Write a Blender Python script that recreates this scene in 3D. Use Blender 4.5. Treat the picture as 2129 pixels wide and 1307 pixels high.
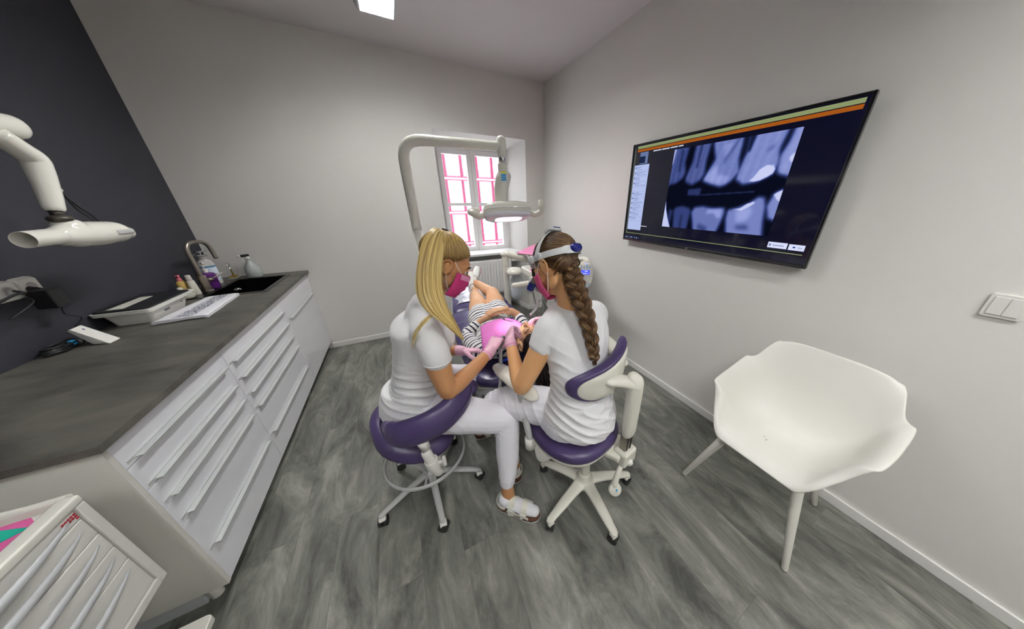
import bpy, bmesh, math, random
import numpy as np
from mathutils import Vector, Matrix, noise
for o in list(bpy.data.objects): bpy.data.objects.remove(o)
SC = bpy.context.scene; COL = SC.collection
PI = math.pi
# ------------------------------------------------------------------ camera
CAM_H = 1.5483; F_PX = 541.446; CX = 1139.756; CY = 660.624
YAW, PITCH, ROLL = .5058, -.4203, .0044
def cam_axes():
    cy, sy = math.cos(YAW), math.sin(YAW); cp, sp = math.cos(PITCH), math.sin(PITCH)
    f = Vector((sy*cp, cy*cp, sp)); r = Vector((cy, -sy, 0)); u = r.cross(f)
    cr, sr = math.cos(ROLL), math.sin(ROLL)
    return cr*r + sr*u, -sr*r + cr*u, f
R_, U_, F_ = cam_axes()
cd = bpy.data.cameras.new('camera'); cam = bpy.data.objects.new('camera', cd); COL.objects.link(cam)
cam.matrix_world = Matrix(((R_.x, U_.x, -F_.x, 0), (R_.y, U_.y, -F_.y, 0), (R_.z, U_.z, -F_.z, CAM_H), (0, 0, 0, 1)))
cd.sensor_fit = 'HORIZONTAL'; cd.sensor_width = 36; cd.lens = F_PX/2129*36
cd.shift_x = -(CX-1064.5)/2129; cd.shift_y = (CY-653.5)/2129
cd.clip_start = .02; cd.clip_end = 200
SC.camera = cam
# ------------------------------------------------------------------ world, exposure
w = bpy.data.worlds.new('world'); SC.world = w; w.use_nodes = True
bg = w.node_tree.nodes['Background']; bg.inputs[0].default_value = (.90, .92, 1, 1); bg.inputs[1].default_value = 1.5
SC.view_settings.view_transform = 'Standard'; SC.view_settings.look = 'None'; SC.view_settings.gamma = 1
SC.view_settings.use_curve_mapping = False
EXPO = 1.5
SC.view_settings.exposure = EXPO
LAMP_E = 15.0
# room
RX, LX, DY, BY, HZ = 1.85, -1.522, 3.476, -2.3, 2.82
# ------------------------------------------------------------------ materials
def lin(h):
    h = h.lstrip('#'); v = [int(h[i:i+2], 16)/255 for i in (0, 2, 4)]
    return tuple((c/12.92 if c <= .04045 else ((c+.055)/1.055)**2.4) for c in v)+(1,)
MATS = {}
def mat(name, col, rough=.5, metal=0, bump=0, bscale=200, var=0, vscale=5, sss=0, coat=0, emit=None, es=0, trans=0, alpha=1, stretch=None, sheen=0, ior=1.45):
    if name in MATS: return MATS[name]
    m = bpy.data.materials.new(name); MATS[name] = m; m.use_nodes = True
    nt = m.node_tree; b = nt.nodes['Principled BSDF']; N = nt.nodes.new; L = nt.links.new
    c = lin(col) if isinstance(col, str) else col
    b.inputs['Base Color'].default_value = c; b.inputs['Roughness'].default_value = rough
    b.inputs['Metallic'].default_value = metal; b.inputs['IOR'].default_value = ior
    if sss:
        b.inputs['Subsurface Weight'].default_value = sss; b.inputs['Subsurface Radius'].default_value = (1, .35, .2); b.inputs['Subsurface Scale'].default_value = .008
    if coat: b.inputs['Coat Weight'].default_value = coat; b.inputs['Coat Roughness'].default_value = .08
    if sheen: b.inputs['Sheen Weight'].default_value = sheen
    if trans: b.inputs['Transmission Weight'].default_value = trans
    if alpha < 1: b.inputs['Alpha'].default_value = alpha
    if emit: b.inputs['Emission Color'].default_value = lin(emit) if isinstance(emit, str) else emit; b.inputs['Emission Strength'].default_value = es
    if bump or var:
        tc = N('ShaderNodeTexCoord'); mp = N('ShaderNodeMapping'); L(tc.outputs['Object'], mp.inputs['Vector'])
        if stretch: mp.inputs['Scale'].default_value = stretch
        if bump:
            n = N('ShaderNodeTexNoise'); n.inputs['Scale'].default_value = bscale; n.inputs['Detail'].default_value = 3
            L(mp.outputs[0], n.inputs['Vector']); bp = N('ShaderNodeBump'); bp.inputs['Strength'].default_value = bump; bp.inputs['Distance'].default_value = .002
            L(n.outputs['Fac'], bp.inputs['Height']); L(bp.outputs[0], b.inputs['Normal'])
        if var:
            n2 = N('ShaderNodeTexNoise'); n2.inputs['Scale'].default_value = vscale; n2.inputs['Detail'].default_value = 4; L(mp.outputs[0], n2.inputs['Vector'])
            mx = N('ShaderNodeMix'); mx.data_type = 'RGBA'; L(n2.outputs['Fac'], mx.inputs[0])
            mx.inputs[6].default_value = tuple(x*(1-var) for x in c[:3])+(1,); mx.inputs[7].default_value = tuple(min(1, x*(1+var)) for x in c[:3])+(1,)
            L(mx.outputs[2], b.inputs['Base Color'])
    return m
def emis(name, col, s):
    if s < 3: s *= 2**-EXPO
    if name in MATS: return MATS[name]
    m = bpy.data.materials.new(name); MATS[name] = m; m.use_nodes = True; nt = m.node_tree
    nt.nodes.remove(nt.nodes['Principled BSDF']); e = nt.nodes.new('ShaderNodeEmission'); e.inputs[0].default_value = lin(col); e.inputs[1].default_value = s
    nt.links.new(e.outputs[0], nt.nodes['Material Output'].inputs[0]); return m

def floor_mat():
    m = bpy.data.materials.new('wood_look_vinyl'); m.use_nodes = True; nt = m.node_tree; b = nt.nodes['Principled BSDF']; N = nt.nodes.new; L = nt.links.new
    tc = N('ShaderNodeTexCoord')
    sw = N('ShaderNodeMapping'); sw.inputs['Rotation'].default_value = (0, 0, PI/2); L(tc.outputs['Object'], sw.inputs[0])
    br = N('ShaderNodeTexBrick'); L(sw.outputs[0], br.inputs['Vector'])
    br.inputs['Scale'].default_value = 1; br.inputs['Brick Width'].default_value = 1.22; br.inputs['Row Height'].default_value = .18; br.inputs['Mortar Size'].default_value = .0012
    br.inputs['Mortar Smooth'].default_value = .3; br.offset = .37
    br.inputs['Color1'].default_value = (.0, 0, 0, 1); br.inputs['Color2'].default_value = (1, 1, 1, 1); br.inputs['Mortar'].default_value = (.2, .2, .2, 1)
    mp = N('ShaderNodeMapping'); mp.inputs['Scale'].default_value = (4.5, 1.5, 1); L(tc.outputs['Object'], mp.inputs[0])
    ad = N('ShaderNodeVectorMath'); ad.operation = 'ADD'; L(mp.outputs[0], ad.inputs[0])
    sc = N('ShaderNodeVectorMath'); sc.operation = 'SCALE'; sc.inputs['Scale'].default_value = 7; L(br.outputs['Color'], sc.inputs[0]); L(sc.outputs[0], ad.inputs[1])
    n1 = N('ShaderNodeTexNoise'); n1.inputs['Scale'].default_value = 1.5; n1.inputs['Detail'].default_value = 8; n1.inputs['Roughness'].default_value = .7; n1.inputs['Distortion'].default_value = .7; L(ad.outputs[0], n1.inputs['Vector'])
    mp2 = N('ShaderNodeMapping'); mp2.inputs['Scale'].default_value = (55, 3, 1); L(tc.outputs['Object'], mp2.inputs[0])
    n2 = N('ShaderNodeTexNoise'); n2.inputs['Scale'].default_value = 1.5; n2.inputs['Detail'].default_value = 6; n2.inputs['Roughness'].default_value = .7; L(mp2.outputs[0], n2.inputs['Vector'])
    r = N('ShaderNodeValToRGB'); L(n1.outputs['Fac'], r.inputs[0]); cr = r.color_ramp
    cr.elements[0].position = .34; cr.elements[0].color = lin('42423e'); cr.elements[1].position = .68; cr.elements[1].color = lin('8f8f86')
    e = cr.elements.new(.5); e.color = lin('696a63')
    mx = N('ShaderNodeMix'); mx.data_type = 'RGBA'; mx.blend_type = 'OVERLAY'; mx.inputs[0].default_value = .25; L(r.outputs[0], mx.inputs[6]); L(n2.outputs['Fac'], mx.inputs[7])
    m3 = N('ShaderNodeMix'); m3.data_type = 'RGBA'; m3.inputs[7].default_value = lin('5a5c57'); L(mx.outputs[2], m3.inputs[6])
    mm = N('ShaderNodeMath'); mm.operation = 'MULTIPLY'; mm.inputs[1].default_value = .6; L(br.outputs['Fac'], mm.inputs[0]); L(mm.outputs[0], m3.inputs[0])
    L(m3.outputs[2], b.inputs['Base Color']); b.inputs['Roughness'].default_value = .42
    bp = N('ShaderNodeBump'); bp.inputs['Strength'].default_value = .12; bp.inputs['Distance'].default_value = .002; L(n2.outputs['Fac'], bp.inputs['Height']); L(bp.outputs[0], b.inputs['Normal'])
    return m
def counter_mat():
    m = bpy.data.materials.new('dark_slate_laminate'); m.use_nodes = True; nt = m.node_tree; b = nt.nodes['Principled BSDF']; N = nt.nodes.new; L = nt.links.new
    tc = N('ShaderNodeTexCoord'); mp = N('ShaderNodeMapping'); mp.inputs['Scale'].default_value = (2.2, 4.5, 3); mp.inputs['Rotation'].default_value = (0, 0, .35); L(tc.outputs['Object'], mp.inputs[0])
    n = N('ShaderNodeTexNoise'); n.inputs['Scale'].default_value = 1.6; n.inputs['Detail'].default_value = 9; n.inputs['Roughness'].default_value = .65; n.inputs['Distortion'].default_value = .5; L(mp.outputs[0], n.inputs['Vector'])
    r = N('ShaderNodeValToRGB'); L(n.outputs['Fac'], r.inputs[0]); r.color_ramp.elements[0].position = .35; r.color_ramp.elements[0].color = lin('3d3c38')
    r.color_ramp.elements[1].position = .7; r.color_ramp.elements[1].color = lin('67655c'); L(r.outputs[0], b.inputs['Base Color']); b.inputs['Roughness'].default_value = .45
    n2 = N('ShaderNodeTexNoise'); n2.inputs['Scale'].default_value = 60; n2.inputs['Detail'].default_value = 5; L(tc.outputs['Object'], n2.inputs['Vector'])
    bp = N('ShaderNodeBump'); bp.inputs['Strength'].default_value = .15; bp.inputs['Distance'].default_value = .002; L(n2.outputs['Fac'], bp.inputs['Height']); L(bp.outputs[0], b.inputs['Normal'])
    return m
def stripe_mat(name, axis, period=.030, duty=.34, dist=.25):
    m = bpy.data.materials.new(name); m.use_nodes = True; nt = m.node_tree; b = nt.nodes['Principled BSDF']; N = nt.nodes.new; L = nt.links.new
    g = N('ShaderNodeNewGeometry'); n = N('ShaderNodeTexNoise'); n.inputs['Scale'].default_value = 7; L(g.outputs['Position'], n.inputs['Vector'])
    dt = N('ShaderNodeVectorMath'); dt.operation = 'DOT_PRODUCT'; L(g.outputs['Position'], dt.inputs[0]); a = Vector(axis).normalized(); dt.inputs[1].default_value = a
    s = N('ShaderNodeMath'); s.operation = 'MULTIPLY_ADD'; L(n.outputs['Fac'], s.inputs[0]); s.inputs[1].default_value = dist*.1; L(dt.outputs['Value'], s.inputs[2])
    d = N('ShaderNodeMath'); d.operation = 'DIVIDE'; L(s.outputs[0], d.inputs[0]); d.inputs[1].default_value = period
    f = N('ShaderNodeMath'); f.operation = 'FRACT'; L(d.outputs[0], f.inputs[0])
    lt = N('ShaderNodeMath'); lt.operation = 'LESS_THAN'; L(f.outputs[0], lt.inputs[0]); lt.inputs[1].default_value = duty
    mx = N('ShaderNodeMix'); mx.data_type = 'RGBA'; L(lt.outputs[0], mx.inputs[0]); mx.inputs[6].default_value = lin('ecebe8'); mx.inputs[7].default_value = lin('1d2340')
    L(mx.outputs[2], b.inputs['Base Color']); b.inputs['Roughness'].default_value = .85; return m
def hair_mat(name, c1, c2, c3=None, axis=(1, .3, 0), scale=90):
    m = bpy.data.materials.new(name); m.use_nodes = True; nt = m.node_tree; b = nt.nodes['Principled BSDF']; N = nt.nodes.new; L = nt.links.new
    oi = N('ShaderNodeAttribute'); oi.attribute_name = 'shade'
    r = N('ShaderNodeValToRGB'); L(oi.outputs['Fac'], r.inputs[0]); r.color_ramp.elements[0].color = lin(c1); r.color_ramp.elements[1].color = lin(c2)
    if c3: e = r.color_ramp.elements.new(.5); e.color = lin(c3)
    L(r.outputs[0], b.inputs['Base Color']); b.inputs['Roughness'].default_value = .42; b.inputs['Anisotropic'].default_value = .4
    return m
def skin(name, c): return mat(name, c, rough=.48, sss=.25, bump=.05, bscale=900, var=.06, vscale=9)

M = dict(
 wall=mat('white_wall_paint', 'dddbd6', .75, bump=.12, bscale=140), ceil=mat('ceiling_paint', 'd6d4d3', .85, bump=.05, bscale=120),
 dark=mat('dark_wall_paint', '303038', .62, bump=.06, bscale=160), trim=mat('white_trim', 'e6e5e1', .4), gloss=mat('white_gloss_front', 'e8e9ee', .09, coat=.4),
 side=mat('cream_cabinet_side', 'd4d3cb', .4), frame=mat('window_white', 'f4f3f2', .35), white=mat('white_plastic', 'dfded8', .32), cream=mat('cream_plastic', 'd6d4c8', .35, bump=.03, bscale=800),
 creamg=mat('cream_gloss', 'e0dfd5', .16, coat=.3), handle=mat('aluminium_handle', 'cdd0cf', .3, metal=.3), steel=mat('brushed_steel', '9c968c', .32, metal=.9, bump=.05, bscale=300, stretch=(1, 1, 8)),
 chrome=mat('chrome', 'd8d8da', .12, metal=1), purple=mat('purple_leather', '42355c', .36, bump=.12, bscale=350), purpleS=mat('purple_seam', '2c2342', .5), blueleather=mat('violet_chair_leather', '3e365e', .32, bump=.3, bscale=60, coat=.08),
 black=mat('black_plastic', '0f0f12', .35), blackg=mat('black_gloss', '050507', .08), sinkb=mat('black_sink', '08080a', .25), rubber=mat('dark_rubber', '2a2b2c', .6), greyp=mat('grey_plastic', 'b4b5b3', .4), lgrey=mat('light_grey_plastic', 'c9ccce', .35),
 shirt=mat('white_cotton', 'e3e3e4', .85, bump=.25, bscale=60, sheen=.2), trous=mat('white_stretch_trousers', 'e9e8ee', .8, bump=.15, bscale=120), sock=mat('white_sock', 'e0e0e4', .9, bump=.3, bscale=500),
 skinA=skin('tanned_skin', 'bf8c60'), skinB=skin('light_skin', 'd0a070'), skinC=skin('pale_skin', 'd3a580'), mask=mat('magenta_mask', 'b02a68', .8, bump=.2, bscale=300), maskp=mat('pink_mask_band', 'd68bb0', .7),
 maskb=mat('rose_mask', 'c9507f', .8, bump=.2, bscale=300), glove=mat('pink_nitrile', 'e3b4c6', .38, bump=.15, bscale=160, sss=.1), gcuff=mat('pink_cuff', 'e38fbe', .4), bib=mat('pink_bib_paper', 'e07ac6', .7, bump=.1, bscale=80), navy=mat('navy_plastic', '1a2275', .25),
 blueclip=mat('blue_clip', '1b3bb0', .3), pink=mat('pink_sheet', 'e08ab4', .7), pinkd=mat('magenta_sheet', 'cf5c96', .7), teal=mat('teal_sheet', '0fa288', .7), sole=mat('cork_sole', '5b3a2a', .8), band=mat('hair_tie', '17141a', .5),
 black_cable=mat('black_cable', '141519', .45), hose=mat('grey_hose', '9a9c98', .5, bump=.3, bscale=300), bottleclear=mat('milky_bottle', 'd3dad6', .22, trans=.35), glass=mat('window_glass', 'ffffff', 0, trans=1, ior=1.01),
 purpleb=mat('purple_bottle', '5a2272', .35), pinkb=mat('pink_pump', 'e27a8c', .35), cer=mat('ceramic', 'dcdbcd', .3), label=mat('bottle_label', 'd6e2ee', .5), bluel=mat('blue_label', '3a86b8', .5), red=mat('red_print', 'b02030', .5), gold=mat('gold_metal', 'b8993c', .35, metal=.7),
 yellow=mat('yellow_sticker', 'e8e23a', .5), skyb=mat('blue_sticker', '2f9fe0', .5), facade=mat('facade', 'f1eef0', .8), fpink=mat('pink_facade_frame', 'a03a5c', .6), fglass=mat('facade_glass', '8b98a8', .25), floralp=mat('floral_wrap', 'dcae62', .5, var=.7, vscale=90),
 plasticwrap=mat('clear_film', 'c4c8d4', .12, coat=.5), dkbrown=mat('dark_hair_base', '1c100d', .5), lip=mat('lips', 'a85a50', .4), eyew=mat('eye_white', 'e6e2de', .2), iris=mat('eye_iris', '3b4a44', .2), lash=mat('lash_brow', '3a2a22', .7),
)
# ------------------------------------------------------------------ mesh builder
class MB:
    def __init__(s): s.v = []; s.f = []; s.mi = []; s.sh = []; s.m = 0; s.shade = 0.
    def add(s, vs, fs):
        b = len(s.v); s.v += [Vector(p) for p in vs]; s.f += [tuple(i+b for i in f) for f in fs]; s.mi += [s.m]*len(fs); s.sh += [s.shade]*len(vs); return s
    def box(s, lo, hi):
        x0, y0, z0 = lo; x1, y1, z1 = hi
        v = [(x0, y0, z0), (x1, y0, z0), (x1, y1, z0), (x0, y1, z0), (x0, y0, z1), (x1, y0, z1), (x1, y1, z1), (x0, y1, z1)]
        return s.add(v, [(0, 3, 2, 1), (4, 5, 6, 7), (0, 1, 5, 4), (1, 2, 6, 5), (2, 3, 7, 6), (3, 0, 4, 7)])
    def cbox(s, c, size, rot=None):
        c = Vector(c); h = Vector(size)/2; v = []
        for a in (-1, 1):
            for b_ in (-1, 1):
                for d in (-1, 1):
                    p = Vector((a*h.x, b_*h.y, d*h.z)); v.append(c+(rot@p if rot else p))
        return s.add(v, [(0, 1, 3, 2), (4, 6, 7, 5), (0, 4, 5, 1), (2, 3, 7, 6), (0, 2, 6, 4), (1, 5, 7, 3)])
    def quad(s, a, b, c, d): return s.add([a, b, c, d], [(0, 1, 2, 3)])
    def rings(s, rings, caps=True, closed=False):
        n = len(rings[0]); vs = [p for r in rings for p in r]; fs = []
        k = len(rings)
        for i in range(k if closed else k-1):
            j = (i+1) % k
            for q in range(n): fs.append((i*n+q, i*n+(q+1) % n, j*n+(q+1) % n, j*n+q))
        if caps and not closed: fs.append(tuple(range(n))[::-1]); fs.append(tuple((k-1)*n+q for q in range(n)))
        return s.add(vs, fs)
    def tube(s, pts, rad, n=10, smooth=0, round_=False, flat=None, up=None, closed=False, caps=True):
        pts = [Vector(p) for p in pts]
        if not hasattr(rad, '__len__'): rad = [rad]*len(pts)
        rad = list(rad)
        if smooth: pts, rad = crom(pts, rad, smooth, closed)
        k = len(pts)
        T = []
        for i in range(k):
            a = pts[(i-1) % k] if closed else pts[max(0, i-1)]; b = pts[(i+1) % k] if closed else pts[min(k-1, i+1)]
            d = (b-a); T.append(d.normalized() if d.length > 1e-9 else Vector((0, 0, 1)))
        if round_:
            def cap(i, sgn):
                out = []
                for a in ((10, 35, 65) if sgn > 0 else (65, 35, 10)):
                    t = math.radians(90-a); out.append((pts[i]+T[i]*sgn*rad[i]*math.cos(t), max(rad[i]*math.sin(t), 1e-4), T[i])) if sgn > 0 else out.append((pts[i]-T[i]*rad[i]*math.cos(math.radians(90-a)), max(rad[i]*math.sin(math.radians(90-a)), 1e-4), T[i]))
                return out
            def capn(i, sgn):
                L = []
                for a in (0.35, .7, .93, .995):
                    L.append((pts[i]+T[i]*sgn*rad[i]*a, rad[i]*math.sqrt(max(0, 1-a*a)), T[i]))
                return L if sgn > 0 else L[::-1]
            seq = capn(0, -1)+[(pts[i], rad[i], T[i]) for i in range(k)]+capn(k-1, 1)
        else: seq = [(pts[i], rad[i], T[i]) for i in range(k)]
        N = Vector(up) if up else (Vector((0, 0, 1)) if abs(T[0].z) < .9 else Vector((1, 0, 0)))
        rg = []
        for p, r, t in seq:
            N = (N-t*N.dot(t)); N = N.normalized() if N.length > 1e-6 else t.orthogonal().normalized(); B = t.cross(N)
            fa, fb = flat if flat else (1, 1)
            rg.append([p+N*(math.cos(2*PI*q/n)*r*fa)+B*(math.sin(2*PI*q/n)*r*fb) for q in range(n)])
        return s.rings(rg, caps=caps, closed=closed)
    def cyl(s, a, b, r, r2=None, n=20): return s.tube([a, b], [r, r if r2 is None else r2], n)
    def lathe(s, c, prof, n=24, axis=(0, 0, 1)):
        c = Vector(c); ax = Vector(axis).normalized(); X = ax.orthogonal().normalized(); Y = ax.cross(X)
        return s.rings([[c+ax*z+X*(r*math.cos(2*PI*q/n))+Y*(r*math.sin(2*PI*q/n)) for q in range(n)] for r, z in prof])
    def ell(s, c, r, rot=None, n=16, k=10):
        c = Vector(c); rg = []
        if not hasattr(r, '__len__'): r = (r, r, r)
        for i in range(k+1):
            t = PI*(i+.0)/k; t = min(max(t, .02), PI-.02); row = []
            for q in range(n):
                p = Vector((r[0]*math.sin(t)*math.cos(2*PI*q/n), r[1]*math.sin(t)*math.sin(2*PI*q/n), -r[2]*math.cos(t)))
                row.append(c+(rot@p if rot else p))
            rg.append(row)
        return s.rings(rg)
    def prism(s, poly, z0, z1, tf=None):
        n = len(poly); v = [Vector((p[0], p[1], z0)) for p in poly]+[Vector((p[0], p[1], z1)) for p in poly]
        if tf: v = [tf(p) for p in v]
        return s.add(v, [tuple(range(n))[::-1], tuple(range(n, 2*n))]+[(i, (i+1) % n, n+(i+1) % n, n+i) for i in range(n)])
    def grid(s, fn, nu, nv):
        v = [fn(i/nu, j/nv) for j in range(nv+1) for i in range(nu+1)]
        return s.add(v, [(j*(nu+1)+i, j*(nu+1)+i+1, (j+1)*(nu+1)+i+1, (j+1)*(nu+1)+i) for j in range(nv) for i in range(nu)])
    def slab(s, rows, t_edge=.02):
        # rows: list of (centre, half width vector, thickness vector down) -> rounded pad
        rg = []
        for c, hw, th in rows:
            c = Vector(c); hw = Vector(hw); th = Vector(th); ring = []
            for q in range(28):
                a = 2*PI*q/28; ca, sa = math.cos(a), math.sin(a)
                x = math.copysign(abs(ca)**.5, ca); y = math.copysign(abs(sa)**.6, sa); ring.append(c+hw*x+th*(.5-.5*y))
            rg.append(ring)
        return s.rings(rg)
def crom(pts, rad, sub, closed=False):
    P, Rr = [], []; k = len(pts)
    for i in range(k if closed else k-1):
        if closed: a, b, c, d = pts[(i-1) % k], pts[i], pts[(i+1) % k], pts[(i+2) % k]; ra, rb = rad[i], rad[(i+1) % k]
        else: a, b, c, d = pts[max(0, i-1)], pts[i], pts[i+1], pts[min(k-1, i+2)]; ra, rb = rad[i], rad[i+1]
        for j in range(sub):
            t = j/sub; P.append(.5*((2*b)+(c-a)*t+(2*a-5*b+4*c-d)*t*t+(3*b-a-3*c+d)*t**3)); tt = t*t*(3-2*t); Rr.append(ra*(1-tt)+rb*tt)
    if not closed: P.append(pts[-1]); Rr.append(rad[-1])
    return P, Rr
W = {}
def tag(o, label=None, cat=None, group=None, kind=None):
    if label: o['label'] = label
    if cat: o['category'] = cat
    if group: o['group'] = group
    if kind: o['kind'] = kind
    return o
def thing(name, loc, label, cat, group=None):
    o = bpy.data.objects.new(name, None); COL.objects.link(o); o.location = loc; o.empty_display_size = .05; W[o] = Vector(loc); tag(o, label, cat, group); return o
def link_mesh(name, me, mats, parent=None, smooth=False):
    vs = np.empty(len(me.vertices)*3); me.vertices.foreach_get('co', vs); vs = vs.reshape(-1, 3); c = (vs.min(0)+vs.max(0))/2
    me.vertices.foreach_set('co', (vs-c).ravel()); me.update(); me.name = name
    o = bpy.data.objects.new(name, me); COL.objects.link(o); W[o] = Vector(c)
    if parent: o.parent = parent; o.location = Vector(c)-W[parent]
    else: o.location = c
    if not isinstance(mats, (list, tuple)): mats = [mats]
    me.materials.clear()
    for m in mats: me.materials.append(m)
    if smooth: me.shade_smooth()
    return o
def mesh_of(mb, fixn=True):
    me = bpy.data.meshes.new('m'); me.from_pydata([tuple(v) for v in mb.v], [], mb.f); me.polygons.foreach_set('material_index', mb.mi)
    if any(mb.sh):
        a = me.attributes.new('shade', 'FLOAT', 'POINT'); a.data.foreach_set('value', mb.sh)
    if fixn:
        bm = bmesh.new(); bm.from_mesh(me); bmesh.ops.recalc_face_normals(bm, faces=bm.faces); bm.to_mesh(me); bm.free()
    return me
def obj(name, mb, m, parent=None, smooth=False, bevel=0, seg=2, subsurf=0, solid=0, fixn=True, kind=None, label=None, sharp=None):
    me = mesh_of(mb, fixn); o = link_mesh(name, me, m, parent, smooth)
    if solid: md = o.modifiers.new('s', 'SOLIDIFY'); md.thickness = solid; md.offset = 0
    if bevel:
        md = o.modifiers.new('b', 'BEVEL'); md.width = bevel; md.segments = seg; md.limit_method = 'ANGLE'; md.angle_limit = math.radians(40); me.shade_smooth()
        md2 = o.modifiers.new('n', 'WEIGHTED_NORMAL'); md2.keep_sharp = True
    if subsurf: md = o.modifiers.new('ss', 'SUBSURF'); md.levels = subsurf; md.render_levels = subsurf; me.shade_smooth()
    if sharp and smooth: me.set_sharp_from_angle(angle=math.radians(sharp))
    if kind: o['kind'] = kind
    if label: o['label'] = label
    return o
def fuse(name, mb, m, parent=None, voxel=.006, it=6, fn=None, matfn=None, cut=None):
    me = mesh_of(mb); t = bpy.data.objects.new('tmp', me); COL.objects.link(t)
    md = t.modifiers.new('r', 'REMESH'); md.mode = 'VOXEL'; md.voxel_size = voxel; md.use_smooth_shade = True
    if it: s = t.modifiers.new('s', 'SMOOTH'); s.factor = .5; s.iterations = it
    dg = bpy.context.evaluated_depsgraph_get(); dg.update(); me2 = bpy.data.meshes.new_from_object(t.evaluated_get(dg))
    bpy.data.objects.remove(t)
    if fn:
        n = len(me2.vertices); co = np.empty(n*3); me2.vertices.foreach_get('co', co); no = np.empty(n*3); me2.vertices.foreach_get('normal', no)
        co = co.reshape(-1, 3); no = no.reshape(-1, 3); d = np.array([fn(Vector(p), Vector(q)) for p, q in zip(co, no)]); co = co+no*d[:, None]
        me2.vertices.foreach_set('co', co.ravel()); me2.update()
    if cut:
        bm = bmesh.new(); bm.from_mesh(me2)
        dead = [v for v in bm.verts if cut(v.co)]; bmesh.ops.delete(bm, geom=dead, context='VERTS'); bm.to_mesh(me2); bm.free()
    mi = None
    if matfn:
        mi = [matfn(p.center) for p in me2.polygons]
    o = link_mesh(name, me2, m, parent, True)
    if mi: me2.polygons.foreach_set('material_index', mi)
    return o
def text(name, s, size, loc, xdir, ydir, m, parent, ext=.0004, align='CENTER'):
    cu = bpy.data.curves.new('t', 'FONT'); cu.body = s; cu.size = size; cu.extrude = ext; cu.align_x = align; cu.align_y = 'CENTER'
    t = bpy.data.objects.new('t', cu); COL.objects.link(t); dg = bpy.context.evaluated_depsgraph_get(); dg.update(); me = bpy.data.meshes.new_from_object(t.evaluated_get(dg)); bpy.data.objects.remove(t)
    X = Vector(xdir).normalized(); Y = Vector(ydir).normalized(); Z = X.cross(Y); L = Vector(loc)
    for v in me.vertices: v.co = L+X*v.co.x+Y*v.co.y+Z*v.co.z
    return link_mesh(name, me, m, parent)
V = Vector
def basis(f, u):
    f = V(f).normalized(); u = V(u); r = f.cross(u).normalized(); u = r.cross(f); return Matrix((r, f, u)).transposed()
# ================================================================== SETTING
N_X0, N_X1, N_Z1 = .517, 1.588, 2.238      # window niche in the far wall
def struct(name, mb, m, parent=None, **k):
    o = obj(name, mb, m, parent, **k)
    if parent is None: o['kind'] = 'structure'
    return o
struct('floor', MB().box((LX-.2, BY-.2, -.1), (RX+.2, 4.1, 0)), floor_mat())
struct('ceiling', MB().box((LX-.2, BY-.2, HZ), (RX+.2, 4.1, HZ+.1)), M['ceil'])
struct('wall_right', MB().box((RX, BY-.2, 0), (RX+.2, DY, HZ)), M['wall'])
struct('wall_left', MB().box((LX-.2, BY-.2, 0), (LX, DY, HZ)), M['dark'])
struct('wall_near', MB().box((LX, BY-.2, 0), (RX, BY, HZ)), M['wall'])
b = MB(); b.box((LX-.2, DY, 0), (N_X0-.0, 4.1, HZ)); b.box((N_X1, DY, 0), (RX+.2, 4.1, HZ)); b.box((N_X0, DY, N_Z1), (N_X1, 4.1, HZ))
b.box((N_X0, 3.96, 0), (N_X1, 4.1, .86))
# splayed reveals
b.add([(N_X0, DY, 0), (N_X0, 4.1, 0), (.61, 4.1, 0), (N_X0, DY, N_Z1), (N_X0, 4.1, N_Z1), (.61, 4.1, N_Z1)], [(0, 2, 1), (3, 4, 5), (0, 3, 5, 2), (0, 1, 4, 3), (1, 2, 5, 4)])
b.add([(N_X1, DY, 0), (N_X1, 4.1, 0), (1.47, 4.1, 0), (N_X1, DY, N_Z1), (N_X1, 4.1, N_Z1), (1.47, 4.1, N_Z1)], [(0, 1, 2), (3, 5, 4), (0, 2, 5, 3), (0, 3, 4, 1), (1, 4, 5, 2)])
b.add([(N_X0, DY, N_Z1), (N_X1, DY, N_Z1), (N_X0, 4.1, N_Z1), (N_X1, 4.1, N_Z1), (N_X0, 4.1, 2.15), (N_X1, 4.1, 2.15)], [(0, 1, 5, 4), (0, 2, 3, 1), (2, 4, 5, 3), (0, 4, 2), (1, 3, 5)])
struct('wall_far', b, M['wall'])
def bb(name, lo, hi): struct(name, MB().box(lo, hi), M['trim'], bevel=.004)
bb('baseboard_right', (RX-.014, BY, 0), (RX, DY-.014, .062))
bb('baseboard_far', (-.90, DY-.014, 0), (N_X0, DY, .062))
bb('trim_1', (N_X1+.0, DY-.014, 0), (RX-.014, DY, .062))
b = MB(); b.add([(N_X1-.014, DY-.014, 0), (N_X1, DY-.014, 0), (1.49, 3.96, 0), (1.476, 3.96, 0), (N_X1-.014, DY-.014, .062), (N_X1, DY-.014, .062), (1.49, 3.96, .062), (1.476, 3.96, .062)], [(0, 1, 2, 3), (4, 7, 6, 5), (0, 4, 5, 1), (1, 5, 6, 2), (2, 6, 7, 3), (3, 7, 4, 0)])
struct('trim_2', b, M['trim']); bb('trim_3', (.62, 3.946, 0), (1.476, 3.96, .062))
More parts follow.
